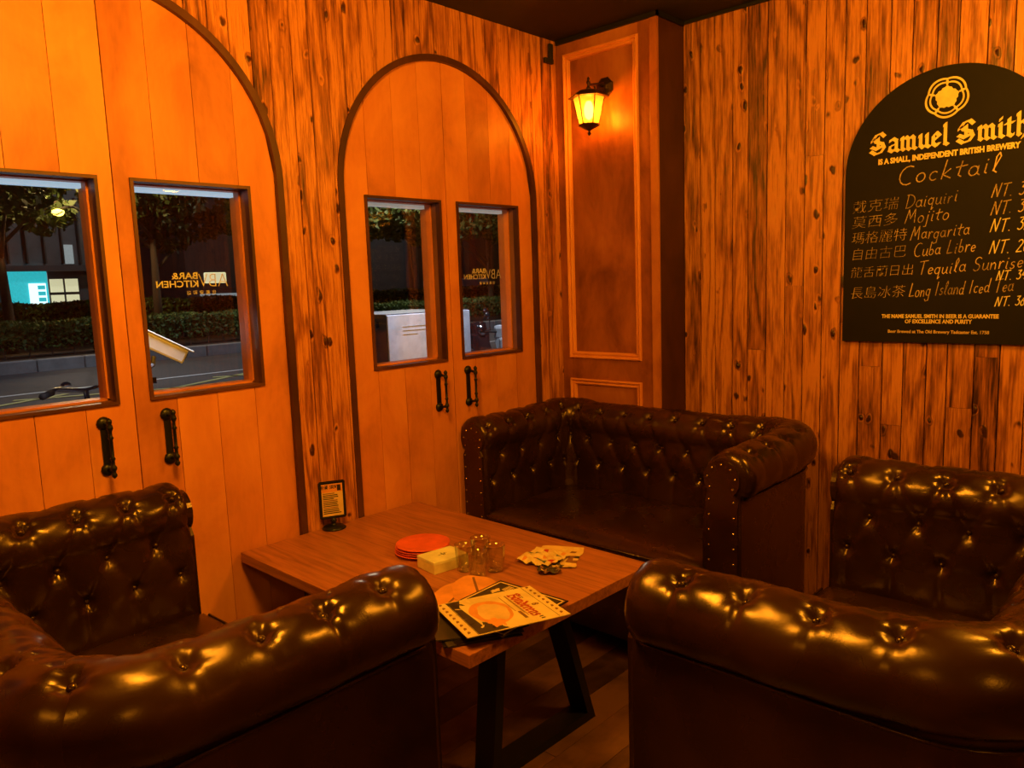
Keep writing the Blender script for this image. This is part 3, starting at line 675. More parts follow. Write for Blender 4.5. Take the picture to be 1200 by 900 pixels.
    for nm, i0, i1 in (('arm', 0, c1), ('backrest', c1, c2), ('arm', c2, ns-1)):
        sub = V[i0:i1+1]; m = sub.shape[0]; me = bpy.data.meshes.new(nm)
        idx = np.arange(m*nt).reshape(m, nt)
        fc = np.stack([idx[:-1, :-1], idx[:-1, 1:], idx[1:, 1:], idx[1:, :-1]], -1).reshape(-1, 4)
        faces = fc.tolist()
        if i0 == 0: faces.append(idx[0, ::-1].tolist())
        if i1 == ns-1: faces.append(idx[-1, :].tolist())
        me.from_pydata(sub.reshape(-1, 3).tolist(), [], faces); me.polygons.foreach_set('use_smooth', [True]*len(me.polygons))
        bm = bmesh.new(); bm.from_mesh(me); bmesh.ops.recalc_face_normals(bm, faces=bm.faces); bm.to_mesh(me); bm.free()
        me.materials.append(MATS['leather']); o = bpy.data.objects.new(nm, me); COL.objects.link(o); o.parent = root; parts.append((o, i0, i1))
    # buttons
    bb = BM(lathe, [(.001, .006), (.005, .005), (.0085, .002), (.009, -.003), (.006, -.006)], 12)
    bt = bpy.data.meshes.new('button'); bb.to_mesh(bt); bb.free(); bt.materials.append(MATS['leather'])
    for q in bt.polygons: q.use_smooth = True
    for row, tt in (('D', tD), ('A', tA), ('B', tB), ('C', tC)):
        ti = int(np.argmin(np.abs(tl-tt))); kk = range(0, n+1) if row in 'DB' else range(-1, n+1)
        for k_ in kk:
            s = s0+p*(k_+(.5 if row in 'AC' else 0))
            if s < .03 or s > SL-.03: continue
            si = int(round(s/SL*(ns-1)));
            if si < 2 or si > ns-3: continue
            nv = Vector(np.cross(V[si+1, ti]-V[si-1, ti], V[si, ti+1]-V[si, ti-1])).normalized()
            out = Vector((pp[si, 2]*nrm[ti, 0], pp[si, 3]*nrm[ti, 0], nrm[ti, 1]))
            if nv.dot(out) < 0: nv = -nv
            nv = (nv*.3+out*.7).normalized()
            par = [o for o, i0, i1 in parts if i0 <= si <= i1][0]
            b = bpy.data.objects.new('button', bt); COL.objects.link(b); b.parent = par
            b.location = Vector(V[si, ti])+out*.005; b.rotation_euler = nv.to_track_quat('Z', 'Y').to_euler()
    # piping under the roll, outside
    bm = bmesh.new(); pl = []
    for s in np.linspace(.03, SL-.03, 90):
        x, y, ox, oy = path(s); pl.append((x+ox*.072, y+oy*.072, cz-.074))
    tube(bm, pl, .0042, 6); mesh_obj('piping', bm, 'leather', root, True)
    # studded arm fronts
    for sg in (-1, 1):
        pts = [(-.062, .06), (.062, .06), (.060, cz-.075)]
        pts += [((.068)*cos(t), cz+.068*sin(t)) for t in np.linspace(R(-48), R(228), 22)]+[(-.060, cz-.075)]
        bm = bmesh.new(); prism(bm, pts, lambda u_, z: (sg*a+u_, -.012, z), lambda u_, z: (sg*a+u_, .012, z))
        fp = mesh_obj('arm_front', bm, 'leather', root)
        bm = bmesh.new()
        sp = [(-.047, z) for z in np.arange(.10, cz-.07, .056)]+[(.047, z) for z in np.arange(.10, cz-.07, .056)]+[(.053*cos(t), cz+.053*sin(t)) for t in np.linspace(R(-35), R(215), 7)]
        for u_, z in sp:
            lathe(bm, [(.0048, 0), (.0042, -.002), (.0022, -.0036), (.0002, -.004)], 7, (sg*a+u_, -.012, z), 'y')
        stt = mesh_obj('stud', bm, 'stud_metal', fp, True); stt['kind'] = 'stuff'
    # seat: two cushions, plinth, feet
    w_ = a-.076
    for sg in (1,):
        bm = bmesh.new(); nx, ny = 44, 26; g_ = {}
        x0, x1 = -w_, w_; y0, y1 = -.012, D-.06
        for (i, j) in [(i, j) for i in range(nx+1) for j in range(ny+1)]:
            uu, vv = i/nx*2-1, j/ny*2-1
            edge = min(1, (1-abs(uu)**14))*min(1, (1-abs(vv)**8)); z = .452+.030*max(edge, 0)**.5+.012*(1-uu*uu)*(1-vv*vv)
            z += .0012*sin(i*1.3+j*.7)*edge-.004*math.exp(-(uu/.02)**2)*max(0, -vv)
            bul = .010*(1-uu*uu) if j == 0 else 0
            g_[i, j] = bm.verts.new(((x0+x1)/2+uu*(x1-x0)/2, (y0+y1)/2+vv*(y1-y0)/2-bul, z))
        for i in range(nx):
            for j in range(ny): bm.faces.new((g_[i, j], g_[i+1, j], g_[i+1, j+1], g_[i, j+1]))
        top = [g_[i, 0] for i in range(nx+1)]+[g_[nx, j] for j in range(1, ny+1)]+[g_[i, ny] for i in range(nx-1, -1, -1)]+[g_[0, j] for j in range(ny-1, 0, -1)]
        mid = [bm.verts.new((v.co.x, v.co.y-(.012 if v.co.y < y0+.02 else 0), .41)) for v in top]; bot = [bm.verts.new((v.co.x, v.co.y, .352)) for v in top]
        for A, B in ((top, mid), (mid, bot)):
            for i in range(len(A)): bm.faces.new((A[i], A[(i+1) % len(A)], B[(i+1) % len(A)], B[i]))
        bm.faces.new(bot); mesh_obj('seat_cushion', bm, 'leather', root, True)
        bm = bmesh.new(); tube(bm, [(x0+.004, y0-.016, .443), ((x0+x1)/2, y0-.022, .445), (x1-.004, y0-.016, .443)], .0045, 6); mesh_obj('piping', bm, 'leather', root, True)
    bx('front_rail', 'leather', root, -w_, w_, .004, D-.06, .06, .350, bevel=.008)
    for sx in (-1, 1):
        for y_ in (.05, D-.02):
            mesh_obj('foot', BM(lathe, [(.022, 0), (.030, .01), (.034, .03), (.028, .058)], 12, (sx*(a-.0), y_, 0)), 'black_metal', root, True)
    return root
s1 = make_sofa('chesterfield_sofa', .625, .662, 'brown buttoned leather sofa with studded arm fronts standing in the corner by the column')
s1.location = (-1.005, -.712, 0); s1.rotation_euler = (0, 0, -pi/2)
s2 = make_sofa('chesterfield_sofa', .595, .70, 'brown buttoned leather sofa in the left foreground, its far arm against the doors')
s2.location = (-2.375, -.69, 0); s2.rotation_euler = (0, 0, pi/2)
s3 = s2.copy(); COL.objects.link(s3)
for ch in s2.children: copy_tree(ch, s3)
s3.location = (-1.435, -1.685, 0); s3.rotation_euler = (0, 0, pi)
s3['label'] = 'brown buttoned leather sofa in the right foreground under the cocktail board'
for o in (s1, s2, s3): o['group'] = 'leather sofas around the low table'

# ================================================================== TABLE
TZ = .563
t = empty('low_table', (-1.738, -.632, 0), R(-1.1)); tag(t, 'low brown wood-grain table on black steel legs between the three sofas', 'table')
bx('tabletop', 'table_veneer', t, -.413, .413, -.612, .607, TZ-.036, TZ, bevel=.0015)
for sg in (-1, 1):
    yy = sg*.40; f = empty('leg_frame', (0, yy, 0)); f.parent = t
    def bar(x0, z0, x1, z1, w_=.034, d_=.04):
        v = Vector((x1-x0, 0, z1-z0)); nn = Vector((v.z, 0, -v.x)).normalized()*w_/2; bm = bmesh.new(); q = []
        for px, pz, k in ((x0, z0, 1), (x1, z1, 1), (x1, z1, -1), (x0, z0, -1)): q.append((px+nn.x*k, pz if pz > .02 or True else pz))
        A = [bm.verts.new((u_, -d_, z_)) for u_, z_ in q]; B = [bm.verts.new((u_, d_, z_)) for u_, z_ in q]
        bm.faces.new(A); bm.faces.new(B[::-1])
        for i in range(4): bm.faces.new((A[i], B[i], B[(i+1) % 4], A[(i+1) % 4]))
        return bm
    mesh_obj('leg', bar(.30, .0, .135, TZ-.044), 'table_steel', f); mesh_obj('leg', bar(-.17, .0, -.115, TZ-.044), 'table_steel', f)
    bx('foot_bar', 'table_steel', f, -.16, .285, -.04, .04, 0, .030); bx('top_bar', 'table_steel', f, -.25, .25, -.04, .04, TZ-.044, TZ-.0365)

# ================================================================== THINGS ON THE TABLE
# plates
def plate_bm(): return BM(lathe, [(.055, 0), (.060, .002), (.094, .010), (.0965, .0125), (.094, .0135), (.062, .0065), (.0, .0055)], 48)
pp_ = None
PL = ['bottom red plate of the stack beside the cream box', 'second red plate from the bottom of the stack', 'red plate just below the top of the stack', 'top red plate of the stack on the low table']
for i in range(4):
    if pp_ is None: p_ = pp_ = mesh_obj('plate', plate_bm(), 'red_plate', None, True)
    else: p_ = pp_.copy(); COL.objects.link(p_)
    p_.location = (-1.733+.002*(i % 2), -.553-.002*i, TZ+.0002+.0085*i); tag(p_, PL[i], 'plate', 'red plates stacked on the table')
# cream box
def rect_mat(c, ang): return Matrix.Translation(c) @ Matrix.Rotation(ang, 4, 'Z')
cb = empty('paper_box', (-1.776, -.711, TZ+.0003), R(-8)); tag(cb, 'cream cardboard box lying between the red plates and the glasses', 'box')
bx('box_body', 'cream_paper', cb, -.068, .068, -.052, .052, 0, .040, bevel=.002)
bx('box_lid', 'white_paper', cb, -.0685, .0685, -.0525, .0525, .030, .0415, bevel=.002)
Mx = Matrix.Translation((0, 0, .0418)); bm = bmesh.new()
for q in ([(-.018, -.004), (.018, .001), (.018, .004), (-.018, -.001)], [(-.002, -.012), (.002, -.012), (.003, .014), (-.001, .014)], [(.006, -.010), (.014, .010), (.011, .010), (.003, -.010)]): bm.faces.new([bm.verts.new((x, y, .0418)) for x, y in q])
mesh_obj('printed_mark', bm, 'ink_black', cb)
# tumblers
def glass_bm():
    bm = bmesh.new(); n = 40; pr = [(.024, 0), (.0275, .002), (.029, .012), (.030, .03), (.0325, .060), (.0345, .087), (.0350, .0885), (.0335, .0885), (.0315, .060), (.0280, .030), (.0255, .016), (.020, .0125), (.0, .012)]
    rings = []
    for i, (r, h) in enumerate(pr):
        ring = []
        for k in range(n):
            fl_ = 1-.035*abs(sin(5*2*pi*k/n))*(1 if .005 < h < .058 and i < 5 else 0)
            a = 2*pi*k/n; ring.append(bm.verts.new((max(r, 1e-4)*fl_*cos(a), max(r, 1e-4)*fl_*sin(a), h)))
        rings.append(ring)
    for A, B in zip(rings, rings[1:]):
        for k in range(n): bm.faces.new((A[k], A[(k+1) % n], B[(k+1) % n], B[k]))
    bm.faces.new(rings[0][::-1]); bm.faces.new(rings[-1]); return bm
gg = None
for x, y, lab in ((-1.755, -.800, 'leftmost clear fluted tumbler, touching the cream box'), (-1.672, -.790, 'rear clear fluted tumbler of the cluster beside the cream box'),
                  (-1.697, -.882, 'rightmost clear fluted tumbler of the cluster on the table'), (-1.778, -.880, 'front clear fluted tumbler of the cluster, nearest the menus')):
    if gg is None: o = gg = mesh_obj('tumbler', glass_bm(), 'tumbler_glass', None, True)
    else: o = gg.copy(); COL.objects.link(o)
    o.location = (x, y, TZ+.0004); o.rotation_euler = (0, 0, x*9); tag(o, lab, 'glass', 'clear tumblers on the low table')
# table stand
sd = empty('table_sign', (-1.762, -.055, TZ+.0003), R(-26)); tag(sd, 'small black upright table sign holding an orange printed card', 'sign')
mesh_obj('sign_base', BM(lathe, [(.046, 0), (.047, .004), (.040, .009), (.018, .014), (.009, .018), (.009, .026), (.014, .031), (.009, .036), (.009, .045)], 28), 'black_metal', sd, True)
bm = bmesh.new(); box(bm, -.052, .052, -.005, .005, .040, .192); bmesh.ops.bevel(bm, geom=bm.edges[:], offset=.004, segments=2, affect='EDGES'); mesh_obj('sign_frame', bm, 'black_metal', sd)
cd = bx('card', 'ink_tan', sd, -.041, .041, -.0056, -.0049, .052, .181)
bx('card_header', 'ink_orange', cd, -.0405, .0405, -.0060, -.0055, .148, .1805)
Ms = lambda x, z: frame_mat((1, 0, 0), (0, 0, 1), (0, -1, 0), (x, -.0062, z))
text('lettering', '用餐 須知', .017, Ms(-.012, .163), 'ink_black', cd, 'CENTER', .0002, .0003)
bx('picture', 'ink_black', cd, .020, .034, -.0063, -.0060, .152, .176)
for i in range(12):
    z = .141-.0072*i; w_ = .036 if i % 3 else .030
    bx('text_line', 'ink_black' if i % 4 else 'ink_brown', cd, -.037, -.037+2*w_*random.uniform(.7, 1), -.0060, -.0055, z, z+.0036)
# menus
def quad_thing(name, c, ang, w_, h_, z, mat, thick=.002):
    e_ = empty(name, (c[0], c[1], z), ang); bx('menu_cover', mat, e_, -w_/2, w_/2, -h_/2, h_/2, 0, thick); return e_
def flat(e_, name, mat, pts, z): 
    bm = bmesh.new(); bm.faces.new([bm.verts.new((x, y, z)) for x, y in pts]); return mesh_obj(name, bm, mat, e_)
def blob(cx_, cy_, rx, ry, k=6, amp=.08, ph=0, n=36, rot=0):
    o_ = []
    for i in range(n):
        a_ = 2*pi*i/n; r_ = 1+amp*sin(k*a_+ph)+amp*.5*sin((2*k+1)*a_); x_, y_ = rx*r_*cos(a_), ry*r_*sin(a_)
        o_.append((cx_+x_*cos(rot)-y_*sin(rot), cy_+x_*sin(rot)+y_*cos(rot)))
    return o_
z = TZ+.0004
# fan of dark menus beneath, then two orange-red ones, then the dark bordered one, then the cream one
for i, (cx_, cy_, an, mt) in enumerate([(-2.005, -1.085, 58, 'menu_black'), (-2.01, -1.08, 64, 'menu_dark'), (-2.00, -1.075, 70, 'menu_black'), (-2.005, -1.07, 52, 'menu_dark')]):
    m_ = quad_thing('menu', (cx_, cy_), R(an), .30, .215, z, mt, .003); z += .0034
    tag(m_, 'dark menu folder in the fan beneath the cream menu', 'menu', 'dark menus at the bottom of the pile')
    flat(m_, 'gold_edge', 'ink_brown', [(-.145, -.103), (.145, -.103), (.145, -.100), (-.145, -.100)], .0032)
for i, (cx_, cy_, rr_, an) in enumerate([(-1.945, -.955, .088, 20), (-1.880, -.975, .090, 50)]):
    m_ = quad_thing('menu', (cx_, cy_), R(an), .20, .15, z, 'ink_orange', .002)
    bpy.data.objects.remove(m_.children[0])
    bm = bmesh.new(); prism(bm, blob(0, 0, .115, .075, 3, .05), lambda x, y: (x, y, 0), lambda x, y: (x, y, .002)); mesh_obj('leaflet_sheet', bm, 'ink_orange', m_)
    flat(m_, 'dark_band', 'ink_brown', [(-.10, -.012), (.10, -.004), (.10, .004), (-.10, -.004)], .0022)
    m_.name = 'leaflet' if i == 0 else 'leaflet.001'
    tag(m_, ['orange leaflet with a rounded edge sticking out furthest behind the menus', 'orange leaflet directly behind the dark bordered menu'][i], 'leaflet', 'orange leaflets in the menu pile'); z += .0024
# dark menu with cream border: corners near (-1.787,-.986) rear, (-1.823,-1.252) right
AX = math.atan2(-.110, .285)          # direction of the long edge of the cream menu
m2 = quad_thing('menu', (-1.925, -1.128), R(2), .285, .262, z, 'menu_black', .003); tag(m2, 'dark menu with a thin cream border, second from the top of the pile', 'menu')
w2, h2 = .1425, .131
for q in ([(-w2+.008, h2-.012), (w2-.008, h2-.012), (w2-.008, h2-.006), (-w2+.008, h2-.006)], [(w2-.014, -h2+.008), (w2-.008, -h2+.008), (w2-.008, h2-.008), (w2-.014, h2-.008)], [(-w2+.008, -h2+.008), (-w2+.014, -h2+.008), (-w2+.014, h2-.008), (-w2+.008, h2-.008)], [(-w2+.008, -h2+.006), (w2-.008, -h2+.006), (w2-.008, -h2+.012), (-w2+.008, -h2+.012)]):
    flat(m2, 'border_line', 'menu_cream', q, .0033)
flat(m2, 'printed_field', 'menu_dark', [(-w2+.018, -h2+.016), (w2-.018, -h2+.016), (w2-.018, h2-.016), (-w2+.018, h2-.016)], .0033)
flat(m2, 'picture', 'ink_brown', blob(-.02, .075, .055, .028, 5, .15), .0036); flat(m2, 'picture', 'menu_cream', blob(.072, .090, .018, .010, 4, .2), .0036)
for k in range(5): flat(m2, 'printed_letter', 'menu_cream', [(.088+.007*k, .055), (.092+.007*k, .055), (.093+.007*k, .080), (.089+.007*k, .080)], .0036)
z += .0038
# cream menu
c0 = Vector((-1.968, -1.166)); m1 = quad_thing('menu', c0, AX, .306, .243, z+.012, 'menu_cream', .002)
m1.rotation_euler = (R(-1.2), R(1.0), AX); tag(m1, 'cream menu with a red title and pictured dish, on top', 'menu')
W, Hh = .153, .1215; zt = .0023
# the photo shows the menu lying on its side: its reading direction runs along -y (local), title at the +x end
flat(m1, 'picture_ground', 'menu_dark', [(-.110, .035), (-.078, .118), (-.122, .118)], zt)
flat(m1, 'picture_ground', 'menu_dark', [(-.118, .118), (-.100, .118), (-.085, -.118), (-.118, -.118)], zt)
flat(m1, 'picture_ground', 'menu_dark', [(-.100, -.118), (-.030, -.118), (-.045, -.085), (-.080, -.050)], zt+.0001)
flat(m1, 'dish', 'ink_orange', blob(-.030, .0, .058, .080, 3, .03), zt+.0002)
flat(m1, 'dish', 'ink_tan', blob(-.026, -.005, .043, .062, 4, .05), zt+.0004)
flat(m1, 'dish', 'ink_orange', blob(-.045, -.072, .022, .028, 5, .18), zt+.0005)
for k in range(9):
    a_ = R(100+k*22); x_, y_ = -.045+.060*cos(a_), .0+.088*sin(a_)
    flat(m1, 'dish_leaf', 'ink_black' if k % 2 else 'menu_cream', [(x_, y_), (x_+.018*cos(a_)+.004, y_+.018*sin(a_)), (x_+.024*cos(a_), y_+.024*sin(a_)), (x_+.018*cos(a_)-.005, y_+.014*sin(a_))], zt+.0006)
for k in range(9):
    for xx in (-.138, .138):
        flat(m1, 'scroll_mark', 'ink_brown', [(xx-.005, -.104+k*.026), (xx+.004, -.100+k*.026), (xx+.005, -.092+k*.026), (xx, -.088+k*.026), (xx-.004, -.094+k*.026)], zt)
for x_ in (-.120, .121): flat(m1, 'rule_line', 'ink_black', [(x_-.0008, -.118), (x_+.0008, -.118), (x_+.0008, .118), (x_-.0008, .118)], zt+.0001)
Mt = lambda x, y: Matrix.Translation((x, y, zt)) @ Matrix.Rotation(-pi/2, 4, 'Z')
strokes('menu_title', 'Bonderens', dict(BL, s=(.7, [[(.55, .85), (.3, 1.0), (.14, .75), (.5, .4), (.45, .05), (.12, .1)]])), .0225, Mt(.058, .0), 'ink_red', m1, .0075, 38, .0, thick=.0003, align='CENTER', xs=.98)
text('menu_emblem', '8', .030, Mt(.092, -.01), 'ink_brown', m1, 'CENTER', .0002, .0004)
bx('menu_banner', 'ink_brown', m1, .034, .043, -.085, -.035, zt, zt+.0004)
for k, x_ in enumerate((.050, .047, .030)): flat(m1, 'text_line', 'ink_brown', [(x_, -.07+.02*k), (x_+.0022, -.07+.02*k), (x_+.0022, .085), (x_, .085)], zt)
for k in (0, 1): flat(m1, 'title_mark', 'ink_black', [(.070, -.098-.012*k), (.085, -.096-.012*k), (.082, -.091-.012*k), (.072, -.092-.012*k)], zt+.0002)
for k in (0, 1): flat(m1, 'title_mark', 'ink_black', [(.085+.006*k, .045), (.087+.006*k, .045), (.087+.006*k, .085), (.085+.006*k, .085)], zt)
# crumpled leaflets on the right
def crumple(name, c, ang, w_, h_, cols, lab, amp, z0, seed):
    rg = random.Random(seed); e_ = empty(name, (c[0], c[1], z0), ang); nx, ny = 9, 8; G = {}
    for mi in range(len(cols)): pass
    bm = bmesh.new()
    for i in range(nx+1):
        for j in range(ny+1):
            ed = 0 if 0 < i < nx and 0 < j < ny else rg.uniform(0, .006)
            G[i, j] = bm.verts.new(((i/nx-.5)*w_+rg.uniform(-.004, .004), (j/ny-.5)*h_+rg.uniform(-.004, .004), max(.0006, rg.uniform(0, amp)*(.3+.7*(1-i/nx)))+ed*.3))
    for i in range(nx):
        for j in range(ny):
            f_ = bm.faces.new((G[i, j], G[i+1, j], G[i+1, j+1], G[i, j+1])); f_.material_index = 0 if rg.random() < .55 else rg.randrange(len(cols))
    me_o = mesh_obj('leaflet_sheet', bm, None, e_, mats=cols); tag(e_, lab, 'leaflet', 'printed leaflets on the right of the table')
crumple('leaflet', (-1.475, -.965), R(28), .20, .155, ['ink_tan', 'ink_brown', 'menu_cream', 'menu_dark'], 'flat printed leaflet with cream border at the right end of the table', .006, TZ+.0006, 3)
crumple('leaflet', (-1.530, -.945), R(8), .145, .14, ['menu_cream', 'ink_orange', 'ink_black', 'ink_blue', 'ink_tan', 'ink_red'], 'crumpled colourful leaflet lying over the flat one', .016, TZ+.007, 11)
crumple('leaflet', (-1.585, -1.020), R(38), .10, .075, ['menu_dark', 'ink_tan', 'ink_black', 'ink_brown'], 'small dark crumpled leaflet at the front left of the leaflet heap', .014, TZ+.004, 5)

# ================================================================== OUTDOORS
G0 = -.10
tag(bx('ground_pavement', 'pavement', None, -30, 60, .12, 10.0, G0-.2, G0), kind='structure')
rd = tag(bx('ground_road', 'asphalt', None, -30, 60, 10.0, 17.2, G0-.3, G0-.02), kind='structure')
bx('line_red', 'paint_red', rd, -30, 60, 9.95, 10.35, G0-.02, G0+.004)
bx('line_white', 'paint_white', rd, -30, 60, 12.6, 12.75, G0-.02, G0-.012)
for i in range(8):
    Mz = Matrix.Translation((-2+1.7*i, 11.3, 0)) @ Matrix.Rotation(R(28 if i % 2 else -24), 4, 'Z'); bx('line_yellow', 'paint_yellow', rd, -1.4, 1.4, -.07, .07, G0-.02, G0-.010, M=Mz)
cb_ = tag(bx('trim_4', 'soil', None, -30, 60, 17.45, 27, G0-.3, .12), kind='structure')
for i in range(44): bx('curb_stone', 'curb_stone', cb_, -8+i*1.0, -8+i*1.0+.98, 17.2, 17.45, G0-.1, .16, bevel=.02, seg=1)
tag(bx('ground_far_road', 'asphalt', None, -30, 90, 27, 60, -.3, -.12), kind='structure')
def leaves(n, fn, size, mat, name, parent, flatk=1.0):
    """n leaf quads at positions fn(rng) -> (x,y,z) arrays"""
    Pn = fn(n); ax = rng.normal(size=(n, 3)); ax[:, 2] *= flatk; ax /= np.linalg.norm(ax, axis=1)[:, None]
    bx_ = np.cross(ax, rng.normal(size=(n, 3))); bx_ /= np.linalg.norm(bx_, axis=1)[:, None]; s_ = size*rng.uniform(.6, 1.3, (n, 1))
    V = np.stack([Pn-ax*s_, Pn+bx_*s_*.55, Pn+ax*s_, Pn-bx_*s_*.55], 1).reshape(-1, 3); F = np.arange(n*4).reshape(n, 4)
    me = bpy.data.meshes.new(name); me.from_pydata(V.tolist(), [], F.tolist()); me.materials.append(MATS[mat]); o = bpy.data.objects.new(name, me); COL.objects.link(o)
    if parent: o.parent = parent
    o['kind'] = 'stuff'; return o
def hedge(x0, x1, y0, y1, z0, z1, n, lab, size=.05):
    h = empty('hedge', ((x0+x1)/2, (y0+y1)/2, z0)); tag(h, lab, 'hedge'); cx_, cy_ = (x0+x1)/2, (y0+y1)/2
    bm = bmesh.new(); box(bm, x0-cx_+.1, x1-cx_-.1, y0-cy_+.12, y1-cy_-.12, .25, z1-z0-.10); mesh_obj('inner_growth', bm, 'soil', h)
    def f(n):
        p = np.stack([rng.uniform(x0, x1, n)-cx_, rng.uniform(y0, y1, n)-cy_, (z1-z0)*(.25+.75*rng.uniform(0, 1, n)**.6)], 1)
        k = rng.random(n); top = k < .45; p[top, 2] = (z1-z0)+.035*np.sin(p[top, 0]*3)+rng.normal(0, .025, top.sum()); fr_ = k > .6; p[fr_, 1] = y0-cy_+rng.normal(0, .04, fr_.sum()); return p
    leaves(n, f, size, 'hedge_leaf', 'foliage', h)
    bm = bmesh.new()
    for i in range(int((x1-x0)/.5)):
        xx = x0-cx_+.25+i*.5; yy = y0-cy_+.1; tube(bm, [(xx, yy, 0), (xx+random.uniform(-.1, .1), yy, .45)], .015, 4)
    mesh_obj('stems', bm, 'bark', h)['kind'] = 'stuff'
hedge(-6, 34, 18.6, 19.7, .10, .93, 52000, 'near clipped hedge in front, along the kerb across the road', .06)
hedge(-6, 40, 22.5, 23.6, .10, 1.36, 42000, 'far clipped hedge, behind the near hedge and the tree trunks', .07)
def tree(x, y, h, r, lab, sc=1, n=5000, base=.1):
    t_ = empty('street_tree', (x, y, base)); tag(t_, lab, 'tree'); bm = bmesh.new(); lean = random.uniform(-.3, .3)
    tube(bm, [(0, 0, 0), (lean*.2, 0, h*.25), (lean*.6, 0, h*.5), (lean, .1, h*.8)], 0, 8, rad=[.16*sc, .125*sc, .10*sc, .04*sc])
    for k in range(6):
        a_ = k*1.1+x; z_ = h*(.38+.06*k); tube(bm, [(lean*.4, 0, z_), (lean*.4+.7*cos(a_), .7*sin(a_), z_+.7), (lean*.4+1.5*cos(a_), 1.4*sin(a_), z_+1.2)], 0, 6, rad=[.06*sc, .04*sc, .015])
    mesh_obj('trunk', bm, 'bark', t_, True)
    cc = rng.normal(size=(14, 3))*np.array([r*.5, r*.45, r*.28])+np.array([lean, 0, h*.78])
    def f(n):
        k = rng.integers(0, 14, n); d_ = rng.normal(size=(n, 3)); d_ /= np.linalg.norm(d_, axis=1)[:, None]; return cc[k]+d_*(r*.42*rng.uniform(.5, 1, n)[:, None])*np.array([1, 1, .75])
    leaves(n, f, .13, 'leaf', 'foliage', t_)
TR = [(-2.0, 21.2, 5.4, 1.7), (2.45, 20.8, 5.0, 1.8), (6.5, 21.3, 5.6, 1.8), (10.3, 20.9, 5.4, 1.8), (14.0, 21.1, 5.6, 1.7), (17.4, 21.3, 5.0, 1.6), (20.7, 20.9, 5.2, 1.7), (24.5, 21.2, 5.4, 1.8)]
nm = ['leftmost', 'second', 'third', 'fourth', 'fifth', 'sixth', 'seventh', 'last']
for i, (x, y, h_, r_) in enumerate(TR): tree(x, y, h_, r_, 'dark leafy street tree behind the near hedge, %s of the row from the left' % nm[i])
for o in bpy.data.objects:
    if o.name.startswith('street_tree'): o['group'] = 'street trees behind the hedges'
# building with teal signs
bA = empty('shop_building', (8, 38, -.12)); tag(bA, 'grey building beyond the trees with a teal lit sign and pale lit windows', 'building')
bx('wall', 'facade_grey', bA, -9, 3.6, .3, 6, 0, 12); bx('awning', 'facade_dark', bA, -2, 3.3, -.6, .3, 2.95, 3.2)
bx('sign', 'sign_teal', bA, -1.25, .45, -.1, .3, 1.0, 3.2); bx('sign', 'sign_teal', bA, -3.4, -2.3, -.1, .3, 1.8, 2.9)
bx('sign', 'sign_white', bA, -.35, .35, -.16, -.1, .9, 2.4); bx('sign', 'sign_white', bA, -3.4, -2.3, -.16, -.1, 1.55, 2.1)
for k in range(5): bx('sign_mark', 'sign_teal', bA, .0, .30, -.20, -.16, 1.0+.28*k, 1.18+.28*k)
bx('shopfront', 'window_lit', bA, -3.4, -1.9, .1, .3, .1, 1.5)
for x_ in (.60, 1.26):
    for z_ in (1.2, 1.95):
        wf = bx('window', 'facade_dark', bA, x_-.03, x_+.63, .2, .3, z_-.03, z_+.69); bx('pane', 'window_lit', wf, x_+.02, x_+.58, .15, .22, z_+.02, z_+.64)
bx('pillar', 'pale_glow', bA, .18, .50, 0, .3, 1.5, 2.9); bx('window', 'pale_glow', bA, 1.35, 1.75, .1, .3, 3.3, 4.2)  # the pillar's glow stands in for light falling on it
for k in range(6): bx('mullion', 'trim_black', bA, -1.0+.75*k, -.94+.75*k, -.05, .3, 3.3, 6.4)
bB = empty('low_building', (20, 40, -.12)); tag(bB, 'low dark building on the far side with a lit arched entrance', 'building')
bx('wall', 'facade_dark', bB, -4, 12, 0, 6, 0, 7); bx('entrance_light', 'window_lit', bB, -3.0, -1.7, -.1, 0, 2.25, 2.85, bevel=.08)
bx('canopy', 'facade_dark', bB, -3.3, -1.2, -.5, 0, 1.95, 2.2); bx('white_band', 'pale_glow', bB, -3.5, -1.2, -.55, -.4, 1.35, 1.65)  # white band glows in place of light falling on it
for k in range(3): bx('white_band', 'pale_glow', bB, -4.4+.75*k, -3.8+.75*k, -.6, -.5, .75, 1.15)  # these bands carry the same painted glow
bC = empty('long_building', (36, 48, -.12)); tag(bC, 'long dark building at the far end of the street', 'building')
bx('wall', 'facade_dark', bC, -12, 26, 0, 6, 0, 9)
for k in range(4): bx('pillar', 'facade_grey', bC, -9+6*k, -8.4+6*k, -.2, 0, 0, 8)
# car roof behind the hedges
cr = empty('parked_car', (6.9, 31, -.12)); tag(cr, 'silver parked car whose roof shows above the far hedge', 'car')
bm = bmesh.new(); prism(bm, [(-2.1, .30), (2.1, .30), (2.15, .75), (1.3, .92), (.55, 1.38), (-.9, 1.42), (-1.7, .98), (-2.15, .85)], lambda x, z: (x, -.82, z), lambda x, z: (x, .82, z)); mesh_obj('car_body', bm, 'body_silver', cr)
bm = bmesh.new(); prism(bm, [(-1.5, .95), (1.1, .95), (.5, 1.33), (-.85, 1.36)], lambda x, z: (x, -.83, z), lambda x, z: (x, .83, z)); mesh_obj('side_window', bm, 'car_glass', cr)
for x_ in (-1.35, 1.35):
    for y_ in (-.84, .66): mesh_obj('wheel', BM(lathe, [(.2, 0), (.32, .01), (.32, .17), (.2, .18)], 20, (x_, y_, .32), 'y'), 'rubber', cr)
